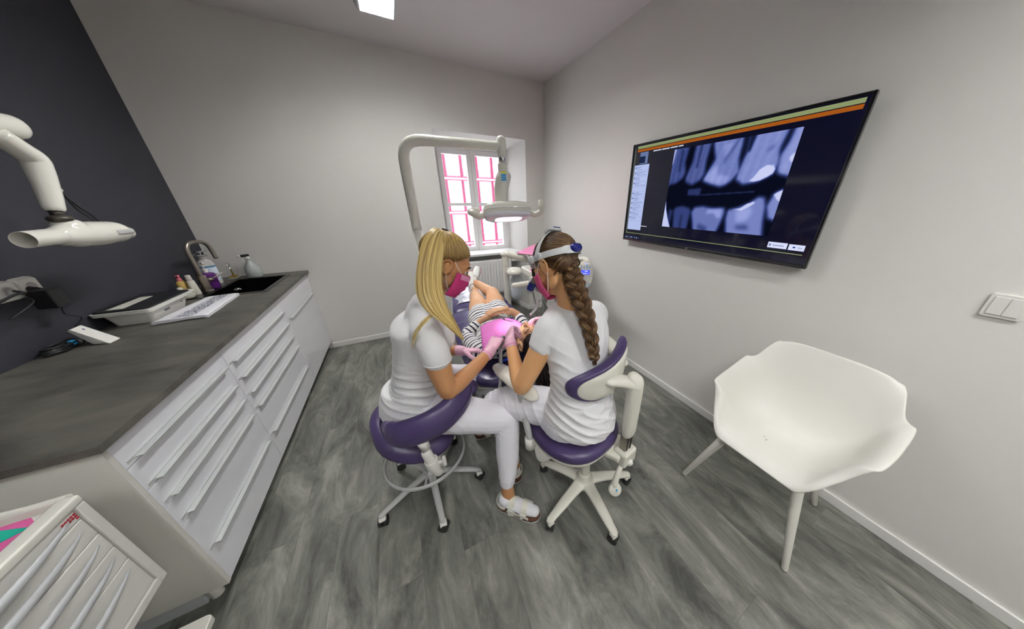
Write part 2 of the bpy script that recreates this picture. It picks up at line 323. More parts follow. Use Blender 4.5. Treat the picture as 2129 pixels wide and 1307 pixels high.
# window
wn = bpy.data.objects.new('window_1', None); COL.objects.link(wn); wn.location = (1.03, 3.95, .86); W[wn] = V((1.03, 3.95, .86)); wn['kind'] = 'structure'
def rectframe(x0, x1, z0, z1, t, y0, y1):
    f = MB(); f.box((x0, y0, z0), (x0+t, y1, z1)); f.box((x1-t, y0, z0), (x1, y1, z1)); f.box((x0+t, y0, z0), (x1-t, y1, z0+t)); f.box((x0+t, y0, z1-t), (x1-t, y1, z1)); return f
obj('window_frame', rectframe(.56, 1.50, .84, 2.19, .05, 3.96, 4.04), M['frame'], wn, bevel=.003)
for (x0, x1) in ((.605, 1.018), (1.02, 1.455)):
    s = obj('sash', rectframe(x0, x1, .885, 2.145, .056, 3.945, 3.99), M['frame'], wn, bevel=.004)
    obj('glazing_bar', MB().box((x0+.05, 3.952, 1.49), (x1-.05, 3.985, 1.525)), M['frame'], s)
    obj('pane', MB().box((x0+.052, 3.966, .93), (x1-.052, 3.97, 2.10)), M['glass'], s)
h = MB(); h.cyl((1.02, 3.945, 1.35), (1.02, 3.92, 1.35), .012); h.tube([(1.02, 3.92, 1.355), (1.02, 3.918, 1.24)], .008, round_=True); obj('window_handle', h, M['frame'], wn, smooth=True)
obj('window_sill', MB().box((.54, 3.60, .856), (1.555, 3.96, .886)), M['frame'], wn, bevel=.006)
# radiator
rd = thing('radiator', (1.0, 3.6, .0), 'white panel radiator with vertical ribs under the window sill', 'radiator')
b = MB(); b.box((.61, 3.56, .32), (1.36, 3.65, .79))
obj('radiator_body', b, M['frame'], rd, bevel=.006)
def rib(u, v_):
    x = .62+u*.73; z = .345+v_*.42; k = (u*17) % 1; e = min(1, min(v_, 1-v_)*14); return V((x, 3.554-.008*e*max(0, min(1, 1.5-4*abs(k-.5)))*1, z))
obj('front_panel', MB().grid(rib, 272, 12), M['frame'], rd, smooth=True)
b = MB()
for i in range(36): b.box((.615+i*.0205, 3.57, .79), (.627+i*.0205, 3.64, .794))
obj('top_grille', b, M['frame'], rd)
b = MB(); b.cyl((1.36, 3.60, .76), (1.395, 3.59, .76), .010); obj('valve', b, M['gold'], rd); b = MB(); b.tube([(1.39, 3.59, .765), (1.45, 3.56, .775)], [.018, .024], round_=True, n=14); obj('thermostat_knob', b, M['frame'], rd, smooth=True)
for x in (.8, 1.33): b = MB(); b.cyl((x, 3.61, .33), (x, 3.61, 0), .009); obj('pipe', b, M['frame'], rd)
# building across the street
bd = thing('office_building', (3.2, 12, -4), 'pale building with magenta framed glazing seen through the window', 'building')
b = MB(); b.box((-2, 12, -6), (4.4, 14, 3.9)); b.box((4.4, 13.5, -6), (14, 15, 8)); obj('facade_wall', b, M['facade'], bd)
b = MB(); b.box((-2.3, 11.7, 3.9), (4.6, 14, 4.1)); obj('cornice', b, M['facade'], bd)
for i in range(7):
    for j in range(5):
        x = .2+i*.62 if i < 7 else 0; z = -2.6+j*1.25
        if x > 4.2: continue
        f = obj('window_unit', rectframe(x, x+.6, z, z+1.18, .026, 11.93, 12.02), M['fpink'], bd)
        obj('pane', MB().box((x+.05, 11.97, z+.05), (x+.55, 12.0, z+1.13)), M['fglass'] if (i+j) % 3 else M['facade'], f)
        if j % 2 == 0: obj('spandrel', MB().box((x+.05, 11.95, z+.05), (x+.55, 11.97, z+.3)), M['pink'], f)
for i in range(6):
    for j in range(5):
        x = 4.7+i*.9; z = -2.2+j*1.5
        f = obj('window_unit', rectframe(x, x+.85, z, z+1.4, .05, 13.43, 13.5), M['fpink'], bd); obj('pane', MB().box((x+.05, 13.46, z+.05), (x+.8, 13.49, z+1.35)), M['facade'] if (i*j) % 2 else M['fglass'], f)
# ================================================================== CEILING LAMPS, SEEN AND ADDED
def ceiling_lamp(x0, y0, y1, label, wx=.235):
    t = thing('ceiling_lamp', (x0+wx/2, (y0+y1)/2, HZ), label, 'lamp', None); z0 = HZ-.06
    b = MB(); b.box((x0, y0, z0), (x0+.014, y1, HZ)); b.box((x0+wx-.014, y0, z0), (x0+wx, y1, HZ)); b.box((x0+.014, y1-.006, z0), (x0+wx-.014, y1, HZ)); b.box((x0+.014, y0, z0), (x0+wx-.014, y0+.006, HZ))
    b.box((x0+.014, y0+.006, HZ-.006), (x0+wx-.014, y1-.006, HZ)); b.add([(x0, y0, z0+.005), (x0, y1, z0+.005), (x0, y0, HZ), (x0, y1, HZ), (x0-.03, y0, HZ), (x0-.03, y1-.02, HZ)], [(0, 1, 3, 2), (0, 4, 5, 1), (2, 3, 5, 4), (0, 2, 4), (1, 5, 3)])
    obj('housing', b, M['lgrey'], t)
    for k in (.07, wx-.07):
        b = MB(); b.cyl((x0+k, y0+.03, HZ-.03), (x0+k, y1-.012, HZ-.03), .013, n=12); obj('tube', b, emis('lamp_tube', 'fbfaf8', LAMP_E*4.2), t)
    b = MB(); n = int((y1-y0)/.045)
    for i in range(n): y = y1-.03-i*.045; b.box((x0+.014, y-.0012, z0+.002), (x0+wx-.014, y+.0012, z0+.022))
    b.box((x0+wx/2-.0015, y0, z0+.002), (x0+wx/2+.0015, y1, z0+.022)); obj('louvre', b, M['lgrey'], t)
ceiling_lamp(.055, 1.62, 2.865, 'louvred fluorescent ceiling lamp cut by the top edge of the picture')
ceiling_lamp(-.75, -1.5, -.25, 'left louvred lamp added unseen behind the viewer to brighten the room')  # added fill lamp out of frame, lifts the room brightness
ceiling_lamp(.85, -1.5, -.25, 'right louvred lamp added unseen behind the viewer to brighten the room')  # second added fill lamp, unseen, there only for more light
# ================================================================== WORKTOP + CABINETS
CT = .90
wt = MB(); X0, X1, Y0, Y1 = LX+.001, -.875, 1.088, DY-.001
SX0, SX1, SY0, SY1 = -1.335, -1.00, 2.78, 3.31
wt.box((X0, Y0, CT-.024), (X1, SY0, CT)); wt.box((X0, SY1, CT-.024), (X1, Y1, CT)); wt.box((X0, SY0, CT-.024), (SX0, SY1, CT)); wt.box((SX1, SY0, CT-.024), (X1, SY1, CT))
bm_ = obj('worktop', wt, counter_mat()); tag(bm_, 'dark slate-look worktop running along the dark wall', 'worktop')
def cabinet(y0, y1, label, rows, name='drawer_cabinet', cat='cabinet', hand=True):
    t = thing(name, (-1.2, (y0+y1)/2, 0), label, cat)
    b = MB(); b.box((LX+.002, y0+.001, .085), (-.922, y1-.001, CT-.026)) if name != 'sink_cabinet' else b.box((LX+.002, y0+.001, .085), (-.922, y1-.001, .66))
    if name == 'sink_cabinet':
        b.box((LX+.002, y0+.001, .66), (LX+.02, y1-.001, CT-.026)); b.box((-.96, y0+.001, .66), (-.922, y1-.001, CT-.026))
    obj('carcass', b, M['side'], t)
    obj('plinth', MB().box((LX+.05, y0+.001, 0), (-1.0, y1-.001, .085)), M['black'] if y0 > 1.5 else M['lgrey'], t)
    for (z0, z1, hz, kind) in rows:
        d = obj(kind, MB().box((-.921, y0+.0015, z0+.0015), (-.902, y1-.0015, z1-.0015)), M['gloss'], t, bevel=.0015)
        if hz:
            a, c = y0+.045, y1-.045
            if y0 < 1.2: a += .0
            hb = MB(); hb.box((-.902, a, hz-.001), (-.883, c, hz+.001)); hb.box((-.8845, a, hz-.008), (-.883, c, hz)); hb.box((-.902, a-.03, hz-.001), (-.9005, c+.0, hz+.009))
            obj('handle', hb, M['handle'], d)
    return t
A0, A1, B1, C1 = 1.135, 1.786, 2.66, DY-.002
tA = cabinet(A0, A1, 'white gloss drawer cabinet nearest the viewer, with the cream end panel', [(.76, .872, .775, 'drawer'), (.655, .76, .665, 'drawer'), (.555, .655, .572, 'drawer'), (.45, .555, .470, 'drawer'), (.085, .45, .268, 'drawer')])
obj('end_panel', MB().box((LX+.002, A0-.018, .085), (-.902, A0, CT-.026)), M['side'], tA)
b = MB(); b.cyl((-.98, 1.16, 0), (-.98, 1.16, .085), .02, n=12); obj('foot', b, M['white'], tA)
cabinet(A1, B1, 'white gloss drawer cabinet in the middle of the row', [(.76, .872, .765, 'drawer'), (.655, .76, .663, 'drawer'), (.555, .655, .56, 'drawer'), (.45, .555, .462, 'drawer'), (.085, .45, .262, 'drawer')])
cabinet(B1, C1, 'white gloss sink cabinet at the window wall end', [(.69, .872, None, 'front_panel'), (.47, .69, .675, 'drawer'), (.085, .47, None, 'door')], name='sink_cabinet')
# sink
sk = thing('sink', ((SX0+SX1)/2, (SY0+SY1)/2, CT), 'black rectangular inset sink at the far end of the worktop', 'sink')
b = MB(); t_ = .012; b.box((SX0, SY0, .72), (SX1, SY1, .73)); b.box((SX0, SY0, .73), (SX0+t_, SY1, CT+.001)); b.box((SX1-t_, SY0, .73), (SX1, SY1, CT+.001)); b.box((SX0+t_, SY0, .73), (SX1-t_, SY0+t_, CT+.001)); b.box((SX0+t_, SY1-t_, .73), (SX1-t_, SY1, CT+.001)); obj('basin', b, M['sinkb'], sk)
r_ = MB(); x0, x1, y0, y1 = SX0-.10, SX1+.022, SY0-.03, SY1+.03
r_.box((x0, y0, CT), (SX0, y1, CT+.004)); r_.box((SX1, y0, CT), (x1, y1, CT+.004)); r_.box((SX0, y0, CT), (SX1, SY0, CT+.004)); r_.box((SX0, SY1, CT), (SX1, y1, CT+.004)); obj('rim', r_, M['sinkb'], sk, bevel=.0015)
b = MB()
for a in range(4): b.cyl((-1.19+.012*math.cos(a*PI/2), 2.90+.012*math.sin(a*PI/2), .905), (-1.19+.02*math.cos(a*PI/2), 2.90+.02*math.sin(a*PI/2), .905), .006, n=8)
b.cyl((-1.19, 2.90, .905-.004), (-1.19, 2.90, .915), .012); obj('drain_knob', b, M['chrome'], sk, smooth=True)
# tap
tp = thing('tap', (-1.372, 2.965, CT), 'brushed steel swan-neck tap behind the black sink', 'tap')
b = MB(); b.lathe((-1.372, 2.965, CT+.004), [(.029, 0), (.029, .005), (.024, .01), (.023, .115), (.016, .12)], 24); obj('body', b, M['steel'], tp, smooth=True, sharp=35)
b = MB(); b.tube([(-1.372, 2.965, 1.02), (-1.372, 2.965, 1.10), (-1.372, 2.966, 1.20), (-1.368, 2.985, 1.245), (-1.362, 3.02, 1.258), (-1.35, 3.10, 1.255), (-1.342, 3.145, 1.235), (-1.337, 3.165, 1.195), (-1.334, 3.172, 1.115)], .0135, n=16, smooth=5); obj('spout', b, M['steel'], tp, smooth=True)
b = MB(); b.tube([(-1.36, 2.98, .985), (-1.335, 3.0, .985)], .015, n=14); b.tube([(-1.338, 3.0, .988), (-1.29, 3.05, 1.02)], [.005, .004], round_=True); obj('lever', b, M['steel'], tp, smooth=True)
# things round the sink
def lathe_thing(name, loc, label, cat, parts):
    t = thing(name, loc, label, cat)
    for (nm, prof, m) in parts: b = MB(); b.lathe(loc, prof, 24); obj(nm, b, m, t, smooth=True, sharp=50)
    return t
lathe_thing('lidded_jar', (-1.425, 2.80, CT+.004), 'small cream lidded ceramic pot beside the plastic tub', 'jar', [('bowl', [(.045, 0), (.052, .006), (.055, .03), (.055, .042)], M['cer']), ('lid', [(.057, .043), (.057, .05), (.04, .058), (.012, .062), (.012, .068), (.014, .074), (.006, .080)], M['cer'])])
t = lathe_thing('hand_soap_bottle', (-1.455, 2.90, CT+.004), 'pink pump bottle with floral wrap, left of the tap', 'bottle', [('bottle', [(.022, 0), (.025, .005), (.025, .09), (.018, .105), (.011, .108)], M['floralp']), ('collar', [(.013, .108), (.013, .125), (.006, .127), (.006, .14)], M['pinkb'])])
b = MB(); b.tube([(-1.455, 2.90, 1.045), (-1.455, 2.90, 1.052)], .012, n=12); b.tube([(-1.455, 2.90, 1.048), (-1.435, 2.87, 1.05), (-1.43, 2.862, 1.043)], .005, n=8); obj('pump', b, M['pinkb'], t, smooth=True)
lathe_thing('cream_bottle', (-1.405, 2.895, CT+.004), 'slim white bottle with a cylindrical cap touching the tap', 'bottle', [('bottle', [(.023, 0), (.024, .004), (.022, .05), (.019, .10), (.017, .104)], M['cer']), ('cap', [(.015, .104), (.0155, .106), (.014, .142), (.012, .144)], mat('cream_cap', 'c9c2bb', .4))])
t = lathe_thing('hand_wash_bottle', (-1.385, 3.07, CT+.004), 'purple pump bottle right behind the tap', 'bottle', [('bottle', [(.040, 0), (.043, .004), (.043, .10), (.038, .115), (.014, .123)], M['purpleb']), ('collar', [(.014, .123), (.014, .15)], M['white'])])
b = MB(); b.tube([(-1.385, 3.07, 1.05), (-1.385, 3.07, 1.10)], .005, n=8); b.tube([(-1.385, 3.07, 1.10), (-1.36, 3.03, 1.105), (-1.355, 3.025, 1.097)], .007, n=8); obj('pump', b, M['white'], t, smooth=True)
t = lathe_thing('disinfectant_bottle', (-1.43, 3.22, CT+.004), 'white wall bottle with hazard diamond label behind the purple bottle', 'bottle', [('bottle', [(.043, 0), (.046, .005), (.046, .16), (.036, .19), (.02, .20), (.02, .225), (.022, .226), (.022, .235)], M['white']), ('label', [(.0465, .03), (.0468, .031), (.0468, .14), (.0465, .141)], M['label'])])
b = MB(); b.lathe((-1.43, 3.22, CT+.004), [(.0467, .141), (.047, .142), (.047, .150), (.0467, .151)]); obj('label_band', b, M['bluel'], t)
b = MB(); c = V((-1.43+.0472*.80, 3.22-.0472*.60, CT+.075)); X = V((.6, .8, 0)); Z = V((0, 0, 1))
for i in range(4):
    P_ = [X, Z, -X, -Z]; a, d = c+P_[i]*.02, c+P_[(i+1) % 4]*.02; b.tube([a, d], .0014, n=6)
obj('hazard_diamond', b, M['red'], t); b = MB(); b.tube([c-Z*.001, c+Z*.010], .002, n=6); b.tube([c-Z*.006, c-Z*.005], .002, n=6); obj('exclamation_mark', b, M['black'], t)
b = MB(); b.tube([(-1.43, 3.22, 1.13), (-1.43, 3.22, 1.165)], .004, n=8); b.tube([(-1.45, 3.20, 1.165), (-1.40, 3.25, 1.17)], .006, n=8); b.tube([(-1.47, 3.19, 1.09), (-1.475, 3.185, 1.15), (-1.45, 3.2, 1.15)], .003, n=6); b.tube([(-1.43+.03*math.cos(a), 3.22+.03*math.sin(a), 1.135) for a in [i*PI/8 for i in range(17)]], .003, n=6); obj('dispenser_arm', b, M['chrome'], t, smooth=True)
t = thing('bur_stand', (-1.375, 3.39, CT), 'small clear stand of gold burs between white bottle and spray bottle', 'stand')
b = MB(); b.cbox((-1.375, 3.39, CT+.007), (.05, .09, .006)); obj('base', b, M['glass'] if 0 else mat('clear_acrylic', 'dfe4e2', .1, trans=.6), t)
for i in range(5):
    for j in range(2): b = MB(); x = -1.388+.026*j; y = 3.355+i*.0175; b.cyl((x, y, CT+.01), (x, y, CT+.03), .003, n=8); obj('bur', b, M['gold'], t)
b = MB(); b.tube([(-1.375, 3.39, CT+.01), (-1.375, 3.392, CT+.12)], .004, n=8); b.tube([(-1.375+.012*math.cos(a), 3.39, CT+.128+.012*math.sin(a)) for a in [i*PI/6 for i in range(13)]], .0018, n=6); obj('grip', b, M['chrome'], t, smooth=True)
b = MB(); b.tube([(-1.371, 3.388, CT+.02), (-1.371, 3.388, CT+.085)], .004, n=8); obj('grip_label', b, M['gold'], t)
t = lathe_thing('spray_bottle', (-1.235, 3.39, CT), 'translucent spray bottle with black trigger head on the worktop corner', 'bottle', [('bottle', [(.048, 0), (.052, .006), (.054, .05), (.050, .085), (.022, .135), (.014, .15), (.014, .16)], M['bottleclear'])])
b = MB(); b.tube([(-1.235, 3.39, 1.055), (-1.235, 3.39, 1.085)], [.015, .013], n=12); obj('collar', b, M['white'], t, smooth=True)
b = MB(); R2 = Matrix.Rotation(.6, 3, 'Z'); b.cbox((-1.245, 3.385, 1.094), (.055, .022, .022), R2); obj('trigger_head', b, M['black'], t, bevel=.004)
b = MB(); b.tube([(-1.27, 3.37, 1.095), (-1.285, 3.36, 1.095)], .009, n=10); b.tube([(-1.262, 3.375, 1.085), (-1.268, 3.37, 1.06), (-1.262, 3.373, 1.04)], .004, n=8); obj('nozzle', b, M['white'], t, smooth=True)
# tub
t = thing('disinfection_tub', (-1.41, 2.44, CT), 'white plastic instrument tub with a black lid on the worktop', 'tub')
def rr(x0, x1, y0, y1, r, n=4):
    P_ = []
    for cx, cy, a0 in ((x1-r, y1-r, 0), (x0+r, y1-r, 90), (x0+r, y0+r, 180), (x1-r, y0+r, 270)):
        for i in range(n+1): a = math.radians(a0+90*i/n); P_.append((cx+r*math.cos(a), cy+r*math.sin(a)))
    return P_
b = MB(); b.rings([[V((x, y, z)) for x, y in rr(x0, x1, y0, y1, .02)] for z, x0, x1, y0, y1 in ((CT+.001, -1.48, -1.335, 2.31, 2.60), (CT+.075, -1.495, -1.318, 2.285, 2.63))]); obj('body', b, M['white'], t, smooth=True, sharp=40)
b = MB(); b.rings([[V((x, y, z)) for x, y in rr(x0, x1, y0, y1, .02)] for z, x0, x1, y0, y1 in ((CT+.072, -1.512, -1.302, 2.262, 2.655), (CT+.09, -1.514, -1.30, 2.26, 2.657))]); obj('rim', b, M['white'], t, smooth=True, sharp=40)
b = MB(); b.prism(rr(-1.508, -1.308, 2.268, 2.65, .02), CT+.09, CT+.098); obj('lid', b, mat('black_lid', '17191c', .45), t, bevel=.002)
b = MB(); b.prism([(-1.47, 2.30), (-1.41, 2.30), (-1.42, 2.55), (-1.47, 2.55)], CT+.098, CT+.0986); obj('paper_label', b, M['cer'], t)
b = MB(); [b.cbox((-1.3255, 2.40+.012*i, CT+.04), (.004, .007, .010)) for i in range(4)]; obj('printed_mark', b, mat('grey_print', '6a6e78', .5), t); b = MB(); b.cbox((-1.3245, 2.555, CT+.045), (.004, .02, .004)); obj('printed_mark', b, mat('grey_print', '6a6e78', .5), t)
# towel
t = thing('folded_towel', (-1.2, 2.45, CT), 'folded white cloth with a dark blue print beside the tub', 'towel')
def tow(dz, k):
    def f(u, v_):
        a = V((-1.315, 2.235)); b_ = V((-1.10, 2.25)); c = V((-1.12, 2.72)); d = V((-1.285, 2.70)); p = (a*(1-u)+b_*u)*(1-v_)+(d*(1-u)+c*u)*v_
        e = min(1, 8*min(u, 1-u)); return V((p.x, p.y, CT+dz+.003*noise.noise(V((p.x*9, p.y*9, k)))+.004*e))
    return f
for k in range(4): obj('fold', MB().grid(tow(.003+.0042*k, k), 16, 30), M['sock'], t, solid=.0036, smooth=True)
rnd = random.Random(3); b = MB()
for i in range(620):
    u, v_ = rnd.uniform(.34, .72), rnd.uniform(.02, .97); p = tow(.003+.0126, 3)(u, v_); s_ = rnd.uniform(.003, .007); a = rnd.uniform(0, PI)
    dx, dy = math.cos(a)*s_, math.sin(a)*s_; b.add([p+V((dx, dy, .0024)), p+V((-dy*.4, dx*.4, .0024)), p+V((-dx, -dy, .0024)), p+V((dy*.4, -dx*.4, .0024))], [(0, 1, 2, 3)])
obj('printed_pattern', b, mat('navy_print', '303a58', .8), t, fixn=False)
# router wedge + cables + sockets
t = thing('sensor_base_station', (-1.40, 2.06, CT), 'white wedge-shaped device standing tilted in front of the tub', 'device')
b = MB(); b.add([(-1.41, 2.045, CT+.001), (-1.345, 2.02, CT+.001), (-1.345, 2.085, CT+.001), (-1.41, 2.105, CT+.001), (-1.462, 2.06, CT+.078), (-1.445, 2.05, CT+.088), (-1.445, 2.11, CT+.088), (-1.462, 2.12, CT+.078)], [(0, 1, 2, 3), (0, 4, 5, 1), (1, 5, 6, 2), (2, 6, 7, 3), (3, 7, 4, 0), (4, 7, 6, 5)])
obj('housing', b, M['white'], t, bevel=.003); b = MB(); b.cbox((-1.427, 2.08, CT+.0735), (.008, .005, .002), Matrix.Rotation(.72, 3, 'Y')); obj('logo_mark', b, M['navy'], t)
def socket(y, z, label, hole=True):
    t = thing('wall_socket', (LX, y, z), label, 'socket', None)
    b = MB(); P_ = rr(-.042, .042, -.042, .042, .012); b.rings([[V((LX+dx, y+a*s, z+c*s)) for a, c in P_] for dx, s in ((.0005, 1), (.012, .98), (.022, .86))]); obj('cover_plate', b, M['white'], t, smooth=True, sharp=50)
    if hole:
        b = MB(); b.lathe((LX+.0225, y, z), [(.020, 0), (.020, .002), (.017, .002), (.016, -.012)], 24, axis=(1, 0, 0)); obj('socket_well', b, M['greyp'], t, smooth=True)
socket(2.125, 1.188, 'white wall socket above the black power adapter')
socket(2.035, 1.188, 'white wall socket cut by the left picture edge with a cable across it')
t = thing('power_adapter', (-1.475, 2.085, 1.13), 'black plug-in power adapter hanging from the wall socket', 'adapter')
b = MB(); b.cbox((-1.462, 2.095, 1.133), (.06, .062, .085)); obj('housing', b, M['black'], t, bevel=.005); b = MB(); b.tube([(-1.50, 2.11, 1.178), (-1.47, 2.10, 1.17)], .014, n=14); obj('plug', b, M['black'], t, smooth=True)
b = MB(); b.tube([(-1.45, 2.10, 1.09), (-1.455, 2.10, 1.05), (-1.44, 2.13, 1.02), (-1.47, 2.10, .97), (-1.45, 2.08, .93), (-1.44, 2.06, .915), (-1.47, 2.05, .908)], .003, n=8, smooth=6); obj('cable', b, M['black_cable'], t, smooth=True)
t = thing('cable_coil', (-1.48, 2.03, CT), 'coil of black cable with a blue tie lying behind the white wedge device', 'cable')
b = MB(); rnd = random.Random(5)
for k in range(5):
    ph = rnd.uniform(0, 6); b.tube([(-1.48+(.025+.006*math.sin(3*a+ph))*math.cos(a), 2.015+(.06+.01*math.cos(2*a+ph))*math.sin(a), CT+.008+.006*k+.004*math.sin(2*a+ph)) for a in [i*PI/9 for i in range(18)]], .0035, n=6, closed=True)
obj('loop', b, M['black_cable'], t, smooth=True); b = MB(); b.cbox((-1.462, 2.05, CT+.025), (.016, .02, .022)); obj('cable_tie', b, M['skyb'], t, bevel=.003)
b = MB(); b.tube([(-1.49, 2.04, 1.188), (-1.44, 2.0, 1.185), (-1.42, 1.93, 1.19), (-1.46, 1.85, 1.15)], .005, n=8, smooth=5); b.tube([(-1.47, 2.035, 1.16), (-1.44, 2.0, 1.14), (-1.45, 1.9, 1.10)], .003, n=8, smooth=5); o = obj('power_lead', b, M['black_cable'], None, smooth=True); tag(o, 'black lead plugged into the socket at the left picture edge', 'cable')
# ================================================================== X-RAY UNIT
t = thing('dental_x_ray_unit', (LX, 1.5, 1.8), 'white wall-mounted dental x-ray head on its jointed arm', 'x-ray unit')
b = MB(); b.box((LX, 1.05, 1.62), (LX+.06, 1.17, 1.98)); obj('wall_bracket', b, M['creamg'], t, bevel=.01)
b = MB(); b.tube([(-1.46, 1.11, 1.85), (-1.38, 1.3, 1.84), (-1.27, 1.95, 1.815), (-1.255, 2.12, 1.81)], [.04, .038, .036, .042], n=20, smooth=4, round_=True, flat=(1.0, .8)); obj('upper_arm', b, M['creamg'], t, smooth=True)
b = MB(); b.tube([(-1.25, 2.03, 1.775), (-1.25, 2.07, 1.735), (-1.25, 2.105, 1.70), (-1.25, 2.10, 1.66), (-1.25, 2.075, 1.58), (-1.25, 2.052, 1.52), (-1.25, 2.047, 1.502)], [.03, .034, .036, .034, .030, .027, .022], n=20, smooth=4, round_=False); obj('lower_arm', b, M['creamg'], t, smooth=True)
b = MB(); b.tube([(-1.25, 2.047, 1.505), (-1.25, 2.045, 1.48)], [.018, .016], n=16); b.ell((-1.25, 2.045, 1.472), (.032, .034, .018)); obj('ball_joint', b, mat('bronze_grey', '4a453f', .4, metal=.5), t, smooth=True)
b = MB(); b.tube([(-1.25, 2.0, 1.405), (-1.25, 2.06, 1.405), (-1.25, 2.15, 1.402), (-1.25, 2.25, 1.40), (-1.25, 2.315, 1.392)], [.040, .052, .054, .050, .034], n=24, smooth=4, round_=True); b.ell((-1.25, 2.06, 1.435), (.044, .05, .04))
fuse('tube_head', b, M['creamg'], t, voxel=.005, it=6)
b = MB(); b.cbox((-1.198, 2.23, 1.402), (.008, .10, .020)); obj('side_vent', b, M['greyp'], t, bevel=.004)
b = MB(); b.tube([(-1.25, 2.012, 1.405), (-1.25, 2.002, 1.406)], .034, n=28); obj('collar_ring', b, M['rubber'], t, smooth=True, sharp=40)
b = MB(); n = 28
def ringy(y, r): return [V((-1.25+.0, y, 1.407))+V((math.cos(2*PI*q/n)*r, 0, math.sin(2*PI*q/n)*r)) for q in range(n)]
b.rings([ringy(2.005, .0325), ringy(1.86, .0305), ringy(1.858, .030), ringy(1.86, .027), ringy(2.0, .027)], caps=True); obj('cone', b, M['creamg'], t, smooth=True, sharp=60)
b = MB(); b.tube([(-1.25, 2.13, 1.60), (-1.25, 2.135, 1.585), (-1.25, 2.115, 1.565), (-1.25, 2.11, 1.60)], .004, n=8); obj('cable_hook', b, M['white'], t, smooth=True)
b = MB(); b.tube([(-1.25, 2.12, 1.58), (-1.25, 2.16, 1.52), (-1.25, 2.20, 1.48), (-1.25, 2.22, 1.44)], .004, n=8, smooth=5); b.tube([(-1.245, 2.12, 1.58), (-1.25, 2.145, 1.51), (-1.25, 2.18, 1.47), (-1.25, 2.20, 1.44)], .003, n=8, smooth=5); obj('cable', b, M['black_cable'], t, smooth=True)
# ================================================================== TROLLEY (bottom left)
t = thing('dental_trolley', (-1.15, .55, 0), 'cream drawer trolley with curved handles in the near left corner', 'trolley')
TX, TY, TZ = -.89, 1.0, .80
b = MB(); b.box((-1.42, .35, .40), (TX-.022, TY, .80)); obj('carcass', b, M['side'], t, bevel=.004)
b = MB(); b.box((TX-.022, .35, .415), (TX, .372, .80)); b.box((TX-.022, TY-.024, .415), (TX, TY, .80)); b.box((TX-.022, .372, .415), (TX, TY-.024, .440)); obj('front_frame', b, M['white'], t, bevel=.002)
zz = [.798, .764, .697, .633, .569, .441]; hz5 = [.784, .737, .671, .607, .543]
for i in range(5):
    z1, z0 = zz[i], zz[i+1]+.002
    d = obj('drawer', MB().box((TX-.02, .375, z0), (TX-.004, TY-.027, z1)), M['white'], t, bevel=.003)
    zc = hz5[i]; b = MB()
    b.tube([(TX-.006+.034*math.sin(PI*k/16)**.7 if 0 < k < 16 else TX-.006, .41+(TY-.455)*k/16, zc) for k in range(17)], [.002+.006*math.sin(PI*k/16) for k in range(17)], n=10, flat=(1.5, .8), up=(0, 0, 1)); obj('handle', b, M['lgrey'], d, smooth=True)
b = MB(); b.box((-1.42, .33, .796), (TX-.004, TY-.01, .802)); obj('tray_top', b, M['white'], t)
b = MB(); b.box((TX-.034, .33, .801), (TX+.002, TY+.002, .826)); obj('front_rim', b, M['creamg'], t, bevel=.006)
b = MB(); b.tube([(TX-.02, TY+.006, .818), (-1.0, TY+.008, .818), (-1.07, TY+.012, .828), (-1.14, TY+.008, .818), (-1.44, TY+.008, .818)], .010, n=12, smooth=4); b.box((-1.44, TY-.004, .79), (TX-.02, TY+.010, .82)); obj('side_rim', b, M['creamg'], t, smooth=True, sharp=40)
b = MB()
for i in range(5):
    for j in range(3):
        if j <= 2-i*.5: b.cbox((TX-.0035, .968-.0075*i, .789-.007*j), (.0015, .005, .0045))
obj('logo', b, M['red'], t)
b = MB(); b.cyl((-1.15, .65, .10), (-1.15, .65, .40), .03); obj('column', b, M['white'], t)
b = MB(); b.prism(rr(-1.42, -.905, .35, 1.02, .02), .07, .10); obj('base_plate', b, M['creamg'], t, bevel=.004)
for x, y in ((-.95, .96), (-1.37, .96), (-.95, .41), (-1.37, .41)): b = MB(); b.cyl((x-.01, y, .034), (x+.01, y, .034), .033); b.cyl((x, y, .034), (x, y, .07), .01); obj('caster', b, M['rubber'], t, smooth=True, sharp=40)
def sheet(name, P_, z, m, label, cat):
    o = obj(name, MB().prism(P_, z, z+.0012), m); tag(o, label, cat); return o
sheet('napkin', [(-.935, .955), (-.965, .99), (-1.20, .98), (-1.22, .52), (-.935, .50)], .8025, M['pinkd'], 'magenta paper napkin lying in the trolley tray', 'napkin')
sheet('tray_cloth', [(-.940, .952), (-1.01, .978), (-1.10, .97), (-1.10, .90), (-.975, .925)], .804, M['teal'], 'teal paper sheet on top of the magenta napkin', 'sheet')
b = MB(); b.tube([(-1.025, .945, .812), (-1.10, .93, .812)], [.006, .007], n=10, round_=True); o = obj('dental_mirror', b, M['chrome'], None, smooth=True); tag(o, 'chrome instrument on the teal sheet in the trolley tray', 'instrument')
